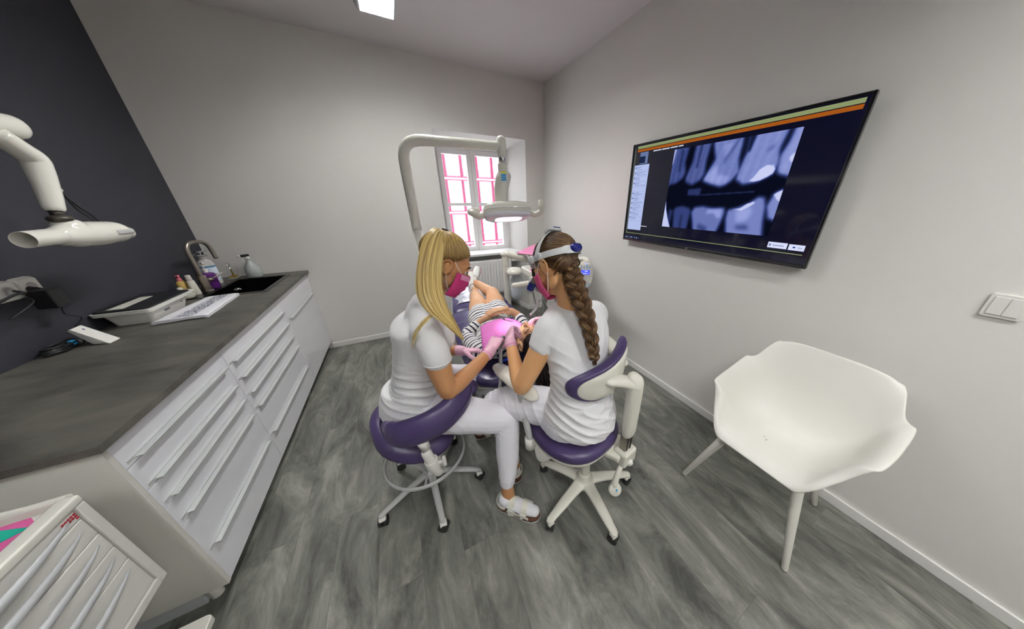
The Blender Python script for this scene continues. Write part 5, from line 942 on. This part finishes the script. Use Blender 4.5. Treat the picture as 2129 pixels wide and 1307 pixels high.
T1 = C1+R1@(V(cc)+V((tie1.x*cr1[0], tie1.y*cr1[1], tie1.z*cr1[2]))*1.0)
b = MB(); b.tube([T1+R1@V((.011*math.cos(a), .011*math.sin(a), .003)) for a in [i*PI/6 for i in range(12)]], .006, n=8, closed=True); obj('hair_tie', b, M['band'], P1, smooth=True)
Ls = [(922, 488, 1.165), (902, 474, 1.14), (880, 505, 1.10), (869, 560, 1.06), (870, 610, 1.02), (888, 642, .98), (920, 668, .965), (945, 690, .97), (960, 704, .985)]
Rs = [(930, 488, 1.165), (925, 487, 1.14), (923, 520, 1.09), (918, 556, 1.05), (919, 600, 1.03), (930, 640, 1.0), (945, 668, .985), (957, 690, .98), (964, 705, .985)]
L3 = [atp(x, y, Y=Y) for x, y, Y in Ls]; R3 = [atp(x, y, Y=Y) for x, y, Y in Rs]; thk = [.012, .022, .032, .034, .032, .026, .020, .012, .006]
tail = MB(); rg = []
VN = V((-.35, -.9, .1)).normalized()
def tailp(i, u, w_): return L3[i].lerp(R3[i], u)+VN*(thk[i]*w_)
for i in range(len(L3)): rg.append([tailp(i, .5-.46*math.cos(q), .85*math.sin(q)) for q in [2*PI*k/20 for k in range(20)]])
rgs = []
for i in range(len(rg)-1):
    for j in range(5): rgs.append([crom([rg[max(0, i-1)][q], rg[i][q], rg[i+1][q], rg[min(len(rg)-1, i+2)][q]], [1]*4, 5)[0][5+j] for q in range(20)])
rgs.append(rg[-1]); tail.shade = .35; tail.rings(rgs)
for s_ in range(420):
    u = rnd.random(); w_ = math.sqrt(max(0, 1-(2*u-1)**2))*(rnd.choice((1, 1, 1, -1)))*rnd.uniform(.85, 1.12); du = rnd.uniform(-.12, .12); end = rnd.choice((len(L3), len(L3), len(L3), len(L3)-1, len(L3)-2)); P_ = [tailp(i, min(1.04, max(-.04, u+du*i/8)), w_) for i in range(end)]
    tail.shade = max(.03, min(1, rnd.gauss(.55, .32))); tail.tube(P_, [.0012]+[.0019]*(len(P_)-2)+[.0006], n=5, smooth=4)
for s_ in range(12):
    P_ = [atp(905+rnd.uniform(-8, 8), 648+rnd.uniform(-6, 6), Y=.985), atp(885+rnd.uniform(-6, 6), 665, Y=.965), atp(866+rnd.uniform(-5, 5), 690, Y=.975), atp(858+rnd.uniform(-3, 3), 715+rnd.uniform(-8, 14), Y=1.0)]; tail.shade = rnd.uniform(.6, .95); tail.tube(P_, [.0012, .0012, .001, .0004], n=5, smooth=5)
obj('ponytail', tail, HB, P1, smooth=True, fixn=False)
# sandals + socks
def sandal(par, heel, toe, names=True, side=1):
    h_, t_ = V(heel), V(toe); d = (t_-h_).normalized(); L = (t_-h_).length; a = V((-d.y, d.x, 0))
    def q(x, y, z): return h_+d*x*L+a*y+V((0, 0, z))
    out = [(0, 0), (.03, .024), (.15, .033), (.4, .032), (.68, .044), (.85, .042), (.96, .026), (1, 0)]; poly = [(x, y) for x, y in out]+[(x, -y) for x, y in out[::-1][1:-1]]
    b = MB(); b.prism(poly, .004, .024, lambda p: q(p.x, p.y, p.z)); so_ = obj('sandal', b, M['sole'], par, bevel=.003)
    b = MB(); b.prism(poly, 0, .006, lambda p: q(p.x*1.01-.005, p.y*1.03, p.z)); obj('outsole', b, M['greyp'], so_)
    b = MB(); limb(b, [q(.13, 0, .050), q(.35, 0, .054), q(.6, 0, .044), (q(.88, 0, .038))], [.028, .031, .033, .025], flat=(.9, 1.15), up=(0, 0, 1)); limb(b, [q(.17, 0, .055), q(.19, 0, .075)], [.034, .036]); fuse('sock', b, M['sock'], par, voxel=.004, it=3)
    for s_ in (-1, 1):
        b = MB(); b.add([q(.26, s_*.034, .022), q(.78, s_*.044, .022), q(.78, s_*.043, .034), (q(.60, s_*.041, .05)), q(.52, s_*.040, .034), q(.44, s_*.041, .052), q(.30, s_*.038, .05)], [(0, 1, 2, 3, 4, 5, 6)]); obj('side_flange', b, M['cer'], so_, solid=.003)
    for x0, wd in ((.38, .13), (.66, .13)):
        b = MB(); b.rings([[q(x0+dx, (.041+rr_)*math.cos(w_), .012+(.079-.014*(x0 > .5)+rr_)*math.sin(w_)) for dx, rr_ in ((-wd/2, 0), (wd/2, -.003), (wd/2, .0), (-wd/2, .004))] for w_ in [PI*k/16 for k in range(17)]], caps=True); st = obj('strap', b, M['cer'], so_, smooth=True, sharp=40)
        b = MB(); c = q(x0, -.043*side, .050-.01*(x0 > .5)); b.cbox(c, (.03, .008, .022), Matrix.Rotation(math.atan2(d.y, d.x), 3, 'Z')); obj('buckle', b, M['white'], so_, bevel=.003)
    b = MB(); b.rings([[q(.05+.20*(1-math.cos(w_)*1)*.5+.10*abs(math.sin(w_))*0, .036*math.sin(w_*1)*1, .055+dz) if 0 else q(.20-.19*math.cos(w_), .044*math.sin(w_), .062+dz) for dz in (-.009, .009)]+[q(.20-.20*math.cos(w_), .047*math.sin(w_), .062+dz) for dz in (.009, -.009)] for w_ in [-PI*.6+1.2*PI*k/20 for k in range(21)]]); obj('heel_strap', b, M['cer'], so_, smooth=True, sharp=40)
sandal(P1, (.198, .925, 0), (.375, .755, 0)); sandal(P1, (.20, 1.44, 0), (.44, 1.41, 0))
# ---------------------------------------------------------------- person 2
C2 = V((.558, .955, 1.303)); R2 = basis((-.36, .72, -.60), (-.10, .58, .80))
tw2 = [((.60, .79, .57), (.18, .02, 0), (-.02, .13, 0)), ((.605, .78, .64), (.178, .02, 0), (-.02, .128, 0)), ((.61, .79, .76), (.138, .02, 0), (-.02, .10, 0)), ((.615, .815, .86), (.136, .02, 0), (-.02, .098, 0)), ((.625, .86, .96), (.152, .02, 0), (-.02, .105, .01)), ((.63, .89, 1.04), (.166, .02, 0), (-.02, .086, .015)), ((.625, .91, 1.085), (.130, .02, 0), (-.02, .070, .015)), ((.62, .92, 1.12), (.065, .01, 0), (-.01, .05, .01))]
def arms2(b, o=0, sl=False):
    if sl: limb(b, [(.53, .90, 1.065), (.495, .89, 1.042), (.472, .885, 1.01), (.456, .883, .978)], [.050+o, .056+o, .053+o, .050+o]); limb(b, [(.73, .92, 1.06), (.785, .935, 1.04), (.825, .97, .985), (.845, .99, .95)], [.050+o, .058+o, .055+o, .052+o]); return
    limb(b, [(.53, .90, 1.055), (.495, .89, 1.035), (.435, .88, .93), (.368, .875, .82), (.355, .88, .79)], [.046, .051, .049, .041, .037]); limb(b, [(.352, .885, .79), (.358, .93, .81), (.372, 1.01, .865), (.384, 1.08, .912)], [.037, .038, .031, .024])
    limb(b, [(.73, .92, 1.05), (.785, .935, 1.03), (.86, 1.02, .90), (.92, 1.09, .80)], [.046, .050, .045, .038]); limb(b, [(.92, 1.09, .80), (.88, 1.15, .81), (.80, 1.25, .845), (.735, 1.32, .87)], [.038, .036, .030, .024])
def legs2(b, o=0):
    limb(b, [(.53, .83, .615), (.44, .93, .61), (.33, 1.05, .575), (.285, 1.11, .545)], [.098+o, .090+o, .076+o, .062+o]); limb(b, [(.285, 1.11, .54), (.29, 1.11, .46), (.32, 1.07, .30), (.34, 1.04, .14)], [.060+o, .058+o, .050+o, .036+o])
    limb(b, [(.68, .86, .615), (.75, .97, .60), (.82, 1.10, .55), (.85, 1.17, .52)], [.098+o, .090+o, .074+o, .060+o]); limb(b, [(.85, 1.17, .52), (.86, 1.17, .40), (.85, 1.13, .26), (.84, 1.11, .14)], [.060+o, .056+o, .048+o, .036+o])
b = MB(); torso(b, tw2, -.006); arms2(b); legs2(b, -.006); limb(b, [(.62, .92, 1.10), (.605, .925, 1.17), (.585, .94, 1.24)], [.056, .049, .052]); p2 = head(b, C2, R2)
limb(b, [(.34, 1.04, .14), (.342, 1.035, .07)], [.036, .038]); limb(b, [(.84, 1.11, .14), (.84, 1.11, .07)], [.036, .038])
P2 = fuse('person', b, M['skinB'], None, voxel=.0045, it=4); tag(P2, 'person with long brown braid in white, working at the patient\'s head', 'person'); face_bits(P2, p2, 1, M['iris'], Rm=R2)
b = MB(); torso(b, tw2[1:], .006); arms2(b, .005, True); b.lathe((.605, .78, .575), [(.165, 0), (.178, .03), (.17, .08), (.14, .16)], 32)
fuse('shirt', b, M['shirt'], P2, voxel=.005, it=16, fn=folds([(V((.53, .70, .72)), .13, V((.5, 0, 1)), 75, .013), (V((.66, .69, .78)), .12, V((-.3, 0, 1)), 70, .008), (V((.48, .82, .92)), .08, V((.7, .3, .6)), 80, .008), (V((.62, .68, .64)), .12, V((.3, .2, 1)), 60, .010), (V((.77, .82, .98)), .08, V((.8, 0, -.5)), 70, .006)]))
b = MB(); torso(b, tw2[:3], .002); legs2(b, .004); fuse('trousers', b, M['trous'], P2, voxel=.005, it=6, fn=folds([(V((.31, 1.06, .60)), .09, V((1, -.5, .3)), 80, .007), (V((.45, .88, .62)), .09, V((.6, -.6, .4)), 70, .008)]))
hem(P2, (.4525, .883, .967), (-.4, 0, -.9), .0520)
b = MB(); b.cbox((.443, .80, .60), (.012, .003, .018), Matrix.Rotation(-.8, 3, 'Z')); obj('trouser_tag', b, M['navy'], P2)
b = MB(); hand(b, (.386, 1.083, .914), (.25, .80, .12), (.75, .15, -.35), 1, ((.55, .8, .5), (.9, 1.1, .6), (1.1, 1.2, .7), (1.2, 1.2, .7)), thumb=(.7, .7)); limb(b, [(.380, 1.06, .90), (.386, 1.083, .914)], [.029, .028]); fuse('glove', b, M['glove'], P2, voxel=.0028, it=3)
b = MB(); b.tube([(.3805, 1.062, .901), (.380, 1.059, .899)], .0305, n=20); obj('glove_cuff', b, M['gcuff'], P2, smooth=True)
b = MB(); hand(b, (.735, 1.32, .87), (-.75, .45, -.05), (-.3, -.2, -.9), -1, ((.4, .7, .4), (.6, .9, .5), (.9, 1.1, .7), (1.0, 1.2, .7)), thumb=(.6, .4)); limb(b, [(.755, 1.30, .865), (.735, 1.32, .87)], [.029, .028]); fuse('glove', b, M['glove'], P2, voxel=.0028, it=3)
obj('face_mask', MB().grid(mask_mesh(p2, 1), 28, 20), M['maskb'], P2, smooth=True, solid=.002)
for k in (-1, 1): b = MB(); b.tube([p2(k*.062, .062, -.018), p2(k*.073, .035, 0), p2(k*.084, .006, .016)], .0016, n=6, smooth=4); b.tube([p2(k*.060, .045, -.105), p2(k*.07, .02, -.08), p2(k*.080, -.012, -.036)], .0016, n=6, smooth=4); obj('ear_loop', b, M['white'], P2, smooth=True)
cr2 = (.079, .099, .085); b = MB(); b.shade = .3; b.ell(C2+R2@V(cc), cr2, R2, 28, 18); b.ell(p2(.0, -.052, -.020), (.064, .052, .050), R2, 20, 12); b.shade = 0; tie2 = V((.10, -.85, -.50)).normalized()
for i in range(90):
    a = rnd.uniform(-1, 1); st = p2(.078*math.sin(a*1.2), -.035-.05*abs(math.cos(a*1.2))+.03, -.035-.03*rnd.random()); mid = p2(.052*a, -.088, -.030+.025*rnd.random()); b.shade = rnd.uniform(.15, .85); b.tube([st, st.lerp(mid, .5)+R2@V((.012*a, -.012, .004)), mid, p2(.01*a+.008, -.103, -.030+.02*rnd.random())], [.001, .003, .003, .002], n=5, smooth=3)
b.shade = 0
tie2 = V((.10, -.93, -.30)).normalized(); crown = [(rnd.uniform(-.8, .8), rnd.uniform(-.5, .7), rnd.uniform(.35, 1)) for _ in range(170)]
strands_on_cap(b, C2, R2, cc, cr2, tie2, crown, rad=.0026, lift=.008, rnd=rnd, sh=(.15, .9)); strands_on_cap(b, C2, R2, cc, cr2, tie2, hairline(150, rnd), rad=.0030, rnd=rnd, sh=(.15, .8)); strands_on_cap(b, C2, R2, cc, cr2, tie2, hairline(140, rnd), rad=.0022, lift=.009, rnd=rnd, sh=(.1, .95)); obj('hair', b, HBr, P2, smooth=True, fixn=False)
BP = [atp(1188, 553, Y=.868), atp(1192, 580, Y=.845), atp(1203, 612, Y=.815), atp(1218, 655, Y=.775), atp(1229, 700, Y=.735), atp(1235, 738, Y=.705), atp(1236, 752, Y=.697)]
BR = [.026, .040, .038, .034, .028, .021, .013]; pp, rr_ = crom(BP, BR, 24)
b = MB(); npt = len(pp)
for k in range(3):
    core = []; rads = []
    for i in range(npt-14):
        d = (pp[min(npt-1, i+1)]-pp[max(0, i-1)]).normalized(); X = d.cross(V((.5, .86, 0))).normalized(); Y = X.cross(d); r = rr_[i]; ph = i*2*PI/38+2*PI*k/3
        core.append((pp[i]+X*(r*.56*math.sin(ph))+Y*(r*.36*math.sin(2*ph)), d, X, Y, r))
    P_ = [c[0] for c in core]; b.shade = .3; b.tube(P_, [c[4]*.50 for c in core], n=12, flat=(1, 1))
    for q in range(16):
        a0 = 2*PI*q/16; b.shade = max(.05, min(1, rnd.gauss(.5, .25))); b.tube([c[0]+c[2]*(c[4]*.50*math.cos(a0+i*.05))+c[3]*(c[4]*.50*math.sin(a0+i*.05)) for i, c in enumerate(core)], [c[4]*.085 for c in core], n=5)
b.shade = .2
for q in range(26): a = rnd.uniform(0, 2*PI); b.shade = rnd.uniform(.1, .5); b.tube([pp[-16]+V((.004*math.cos(a), .004*math.sin(a), 0)), pp[-6]+V((.008*math.cos(a), .006*math.sin(a), 0)), pp[-1]+V((.012*math.cos(a), .006*math.sin(a), -.015))], [.0018, .002, .0005], n=5, smooth=3)
obj('braid', b, HBr, P2, smooth=True, fixn=False); b = MB(); b.tube([pp[-20], pp[-13]], [.012, .012], n=14); obj('hair_tie', b, M['greyp'], P2, smooth=True)
for hl, te in (((.335, 1.075, 0), (.36, .985, 0)), ((.84, 1.08, 0), (.86, 1.32, 0))):
    if hl[0] < .5: hl, te = (.345, .985, 0), (.33, 1.21, 0)
    sandal(P2, hl, te)
# loupes
t = thing('head_loupe', C2+V((0, 0, .12)), 'grey headband loupe with navy lens barrels worn on the braided hair', 'loupe')
def bandpts(f, n=40, closed=True): return [f(2*PI*i/n) for i in range(n)] if closed else [f(i/(n-1)) for i in range(n)]
b = MB(); rg = []
for i in range(48):
    a = 2*PI*i/48; x, y = .0885*math.cos(a), .107*math.sin(a); z = .030+.030*math.sin(a)*1.0; h_ = .013 if abs(math.sin(a)) < .8 else .017
    rg.append([p2(x*s_, -.018+y*s_, z+dz) for s_, dz in ((1, -h_), (1.035, -h_), (1.035, h_), (1, h_))])
b.rings(rg, closed=True); hb = obj('headband', b, M['lgrey'], t, smooth=True, sharp=40)
b = MB(); rg = []
for i in range(25):
    a = PI*i/24; x, z = .093*math.cos(a), .036+.080*math.sin(a); rg.append([p2(x*s_, -.002+dy-.060*math.sin(a), .036+(z-.036)*s_) for s_, dy in ((1, -.013), (1.03, -.013), (1.03, .013), (1, .013))])
b.rings(rg); obj('top_strap', b, M['lgrey'], t, smooth=True, sharp=40)
b = MB(); b.cbox(p2(-.008, -.066, .119), (.085, .036, .014), R2); obj('strap_clip', b, M['lgrey'], t, bevel=.005); b = MB(); b.cbox(p2(.012, -.068, .126), (.045, .026, .012), R2); obj('clip_insert', b, M['navy'], t, bevel=.003)
for x in (-.094, .094):
    for y, z in ((.030, .040), (-.012, .032)): b = MB(); ax = R2@V((x, 0, 0)); b.lathe(p2(x, y, z), [(.015, -.002), (.016, .001), (.014, .004), (.008, .005)], 20, axis=ax); obj('adjusting_button', b, M['lgrey'], t, smooth=True)
b = MB(); b.tube([p2(-.012, -.128, .003), p2(.012, -.130, .003), p2(.02, -.13, .003)], [.019, .019, .012], n=16, round_=True); obj('rear_knob', b, M['navy'], t, smooth=True)
b = MB(); b.add([p2(*c) for c in ((-.085, .045, .045), (-.03, .10, .035), (-.028, .104, .075), (-.084, .05, .075), (.085, .045, .045), (.03, .10, .035), (.028, .104, .075), (.084, .05, .075))], [(0, 1, 2, 3), (4, 7, 6, 5), (1, 5, 6, 2)]); obj('brow_plate', b, M['lgrey'], t, solid=.004)
b = MB(); b.tube([p2(0, .108, .06), p2(0, .130, .02), p2(0, .128, -.012)], .008, n=10, smooth=3); obj('lens_bracket', b, M['rubber'], t, smooth=True)
for k in (-1, 1):
    b = MB(); b.tube([p2(k*.032, .100, -.010), p2(k*.031, .125, -.022)], [.013, .014], n=18); obj('eyepiece', b, M['steel'], t, smooth=True, sharp=40)
    b = MB(); b.tube([p2(k*.031, .122, -.0205), p2(k*.029, .160, -.038)], [.0165, .0175], n=20); obj('lens_barrel', b, M['navy'], t, smooth=True, sharp=40); b = MB(); b.tube([p2(k*.029, .158, -.037), p2(k*.0285, .168, -.042)], [.0185, .019], n=20); obj('objective', b, M['greyp'], t, smooth=True, sharp=40)
# ---------------------------------------------------------------- patient
C3 = V((.588, 1.255, .775)); R3m = basis((-.10, .16, 1), (.16, -1, .10))
def cxp(y): return .47+.10*(y-1.4)
tw3 = [((.50, 1.375, .705), (.09, 0, 0), (0, .02, .055)), ((.475, 1.42, .70), (.165, 0, 0), (0, .0, .085)), ((.475, 1.50, .70), (.165, 0, 0), (0, .0, .098)), ((.48, 1.60, .70), (.148, 0, 0), (0, .0, .096)), ((.485, 1.72, .69), (.128, 0, 0), (0, .0, .085)), ((.505, 1.85, .69), (.155, 0, 0), (0, .0, .092)), ((.52, 1.93, .695), (.165, 0, 0), (0, .0, .098))]
b = MB(); torso(b, tw3, -.006)
limb(b, [(.50, 1.40, .715), (.53, 1.34, .735), (.56, 1.29, .76)], [.055, .048, .05]); p3 = head(b, C3, R3m)
def legs3(b, o=0):
    limb(b, [(.45, 1.92, .70), (.475, 2.05, .725), (.495, 2.19, .755), (.505, 2.25, .75)], [.09+o, .084+o, .062+o, .055+o]); limb(b, [(.505, 2.25, .75), (.525, 2.36, .725), (.56, 2.52, .715), (.585, 2.63, .715)], [.055+o, .054+o, .040+o, .032+o])
    limb(b, [(.59, 1.93, .70), (.62, 2.06, .735), (.645, 2.20, .775), (.655, 2.27, .775)], [.09+o, .084+o, .062+o, .055+o]); limb(b, [(.655, 2.27, .775), (.65, 2.38, .76), (.625, 2.54, .775), (.605, 2.66, .775)], [.055+o, .054+o, .040+o, .032+o])
legs3(b)
limb(b, [(.36, 1.42, .70), (.31, 1.44, .70), (.285, 1.55, .70), (.28, 1.63, .71)], [.05, .05, .042, .037]); limb(b, [(.28, 1.63, .71), (.33, 1.66, .745), (.40, 1.675, .785), (.455, 1.675, .805)], [.037, .034, .027, .022])
limb(b, [(.60, 1.42, .70), (.645, 1.44, .70), (.675, 1.55, .70), (.685, 1.63, .715)], [.05, .05, .042, .037]); limb(b, [(.685, 1.63, .715), (.67, 1.67, .76), (.63, 1.69, .80), (.59, 1.69, .815)], [.037, .034, .027, .022])
hand(b, (.455, 1.675, .815), (.95, .05, .08), (0, -.1, -1), 1, ((.1, .3, .2), (.15, .3, .2), (.2, .35, .2), (.25, .4, .3)), thumb=(.2, .2), sc=.92); hand(b, (.59, 1.69, .836), (-.95, -.02, .05), (0, -.1, -1), -1, ((.15, .25, .2), (.15, .25, .2), (.15, .3, .2), (.2, .3, .2)), thumb=(.2, .2), sc=.92)
P3 = fuse('person', b, M['skinC'], None, voxel=.0038, it=2); tag(P3, 'patient in a navy striped dress lying on the dental chair with folded hands', 'person'); face_bits(P3, p3, 1, M['iris'], closed=True, Rm=R3m)
b = MB(); b.tube([p3(-.02, .097, -.0695), p3(0, .0985, -.068), p3(.02, .097, -.0695)], [.002, .0045, .002], n=8, smooth=3); obj('lips', b, M['lip'], P3, smooth=True)
SM = stripe_mat('striped_jersey', (.15, 1, .35)); SLm = stripe_mat('striped_sleeve_left', (-.1, 1, .15), dist=0); SF = stripe_mat('striped_cuff', (1, .35, .5), dist=0)
b = MB(); torso(b, tw3, .005); limb(b, [(.45, 1.90, .70), (.46, 1.95, .705)], [.105, .098]); limb(b, [(.59, 1.90, .70), (.60, 1.96, .715)], [.105, .098]); b.slab([((.525, 1.84, .77), (.16, 0, 0), (0, 0, -.15)), ((.53, 1.95, .79), (.16, 0, 0), (0, 0, -.14)), ((.535, 1.98, .79), (.15, 0, 0), (0, 0, -.13))])
b.slab([((.35, 1.62, .63), (.10, 0, 0), (0, 0, -.02)), ((.36, 1.78, .64), (.11, 0, 0), (0, 0, -.025)), ((.40, 1.92, .65), (.10, 0, 0), (0, 0, -.03))])
fuse('dress', b, SM, P3, voxel=.005, it=5, fn=folds([(V((.38, 1.72, .68)), .10, V((.9, .3, 0)), 60, .008), (V((.52, 1.90, .80)), .10, V((1, .2, 0)), 50, .004), (V((.36, 1.5, .74)), .07, V((.7, .7, 0)), 70, .006)]))
b = MB(); limb(b, [(.375, 1.42, .70), (.31, 1.43, .70), (.283, 1.54, .70), (.275, 1.62, .708)], [.058, .058, .051, .047]); fuse('sleeve', b, SLm, P3, voxel=.005, it=3, fn=folds([(V((.28, 1.5, .73)), .1, V((.3, 1, .2)), 60, .004)]))
b = MB(); limb(b, [(.275, 1.625, .708), (.315, 1.65, .737), (.345, 1.662, .755)], [.046, .043, .042]); fuse('sleeve_cuff', b, SF, P3, voxel=.004, it=2)
b = MB(); limb(b, [(.585, 1.42, .70), (.645, 1.43, .70), (.677, 1.54, .70), (.687, 1.62, .71), (.672, 1.665, .752)], [.058, .058, .051, .046, .042]); fuse('sleeve', b, SLm, P3, voxel=.005, it=3)
# patient's hair
b = MB(); b.shade = .3; b.ell(C3+R3m@V((0, -.02, .036)), (.080, .098, .090), R3m, 28, 18); b.shade = 0; rn2 = random.Random(4)
strands_on_cap(b, C3, R3m, cc, cr2, V((0, -.7, -.2)), hairline(170, rn2), rad=.003, rnd=rn2, sh=(.1, .8))
for i in range(200):
    a = rn2.uniform(-1, 1); st = p3(.07*a, rn2.uniform(-.10, -.02), .09+.02*rn2.random()); P_ = [st, st+V((.02*a+rn2.uniform(-.01, .01)-.0, -.05, -.025)), st+V((.05*a+.015, -.095, -.08+.02*rn2.random())), st+V((.06*a+.02, -.11, -.17+.04*rn2.random()))]; b.shade = rn2.uniform(.1, .9); b.tube(P_, [.003, .0035, .003, .0008], n=5, smooth=3)
obj('hair', b, HD, P3, smooth=True, fixn=False)
# sneakers
def sneaker(par, heel, toe, solen):
    h_, t_ = V(heel), V(toe); d = (t_-h_).normalized(); n_ = V(solen); n_ = (n_-d*n_.dot(d)).normalized(); a = d.cross(n_); L = (t_-h_).length
    def q(x, y, z): return h_+d*x*L+a*y+n_*z
    out = [(0, 0), (.03, .024), (.15, .031), (.4, .030), (.68, .041), (.85, .039), (.96, .025), (1, 0)]; poly = out+[(x, -y) for x, y in out[::-1][1:-1]]
    b = MB(); limb(b, [q(.14, 0, .050), q(.35, 0, .058), q(.6, 0, .042), q(.86, 0, .030)], [.032, .034, .032, .026], flat=(1, 1.2), up=tuple(n_)); s_ = fuse('sneaker', b, mat('white_canvas', 'eeeeea', .8, bump=.2, bscale=400), par, voxel=.004, it=2)
    b = MB(); b.prism(poly, 0, .022, lambda p: q(p.x, p.y, p.z)); obj('rubber_sole', b, M['white'], s_, bevel=.003)
    b = MB(); P_ = [q(x*1.005, y*1.04, .017) for x, y in poly]; b.tube(P_, .0018, n=6, closed=True); obj('sole_stripe', b, M['red'], s_)
    b = MB(); b.tube([q(.16, .034, .075), q(.10, .0, .095), q(.16, -.034, .075), q(.34, -.024, .088), q(.38, 0, .092), q(.34, .024, .088)], .002, n=6, closed=True, smooth=3); obj('collar_line', b, M['black'], s_)
    for k in range(4):
        for y in (-.014, .014): b = MB(); b.ell(q(.45+.09*k, y, .083-.009*k), .0028); obj('eyelet', b, M['black'], s_)
    b = MB()
    for k in range(4): x = .45+.09*k; b.tube([q(x, -.014, .085-.009*k), q(x+.04, .014, .083-.009*k)], .0016, n=5); b.tube([q(x, .014, .085-.009*k), q(x+.04, -.014, .083-.009*k)], .0016, n=5)
    obj('laces', b, M['white'], s_)
sneaker(P3, (.56, 2.685, .665), (.585, 2.76, .875), (0, -1, .1)); sneaker(P3, (.60, 2.715, .72), (.69, 2.82, .90), (-.35, -.8, .2))
# bib
def bibf(u, v_):
    x = .315+.36*u; y = 1.32+.25*v_; x += .06*(v_-.3); cxx = .478; k = max(0, 1-((x-cxx)/.185)**2); z = .702+.118*k**.5 if k > 0 else .702; z = max(z, .742-.02*v_); return V((x, y, z+.003*noise.noise(V((x*25, y*25, 1)))))
o = obj('dental_bib', MB().grid(bibf, 30, 26), M['bib'], None, smooth=True, solid=.0015); tag(o, 'pink paper bib spread over the patient\'s chest', 'bib')
b = MB(); b.tube([(.405, 1.33, .80), (.44, 1.27, .80), (.445, 1.215, .77), (.415, 1.19, .75), (.37, 1.185, .745), (.42, 1.18, .748), (.475, 1.19, .75)], [.004]*7, n=8, smooth=5, flat=(1, 1.6)); o = obj('bib_clip', b, M['blueclip'], None, smooth=True); tag(o, 'blue plastic bib clip cord next to the patient\'s neck', 'clip')
# suction tube and handpieces
b = MB(); b.tube([(.40, 1.245, .865), (.375, 1.20, .835), (.355, 1.165, .79), (.348, 1.15, .74), (.342, 1.15, .68), (.33, 1.16, .58), (.30, 1.17, .47), (.28, 1.25, .40), (.275, 1.40, .42)], [.007, .008, .0095, .0095, .0095, .0095, .0095, .0095, .0095], n=12, smooth=6); o = obj('suction_hose', b, M['hose'], None, smooth=True); tag(o, 'grey suction hose hanging from the blonde person\'s gloved hand', 'hose')
b = MB(); b.tube([(.425, 1.30, .945), (.45, 1.33, .915), (.52, 1.39, .865)], [.0045, .0045, .0025], n=10); o = obj('hand_instrument', b, M['chrome'], None, smooth=True); tag(o, 'metal instrument between the fingers of the braided person\'s left hand', 'instrument')
b = MB(); b.tube([(.66, 1.43, .87), (.74, 1.52, .86), (.84, 1.66, .86)], [.008, .011, .009], n=12, smooth=4, round_=True); hp_ = obj('dental_handpiece', b, M['chrome'], None, smooth=True); tag(hp_, 'steel dental handpiece held beside the patient\'s nose', 'handpiece')
b = MB(); b.tube([(.84, 1.66, .86), (.90, 1.72, .84), (.98, 1.76, .72), (1.05, 1.78, .60)], [.007]*4, n=10, smooth=5); obj('hose', b, M['hose'], hp_, smooth=True)
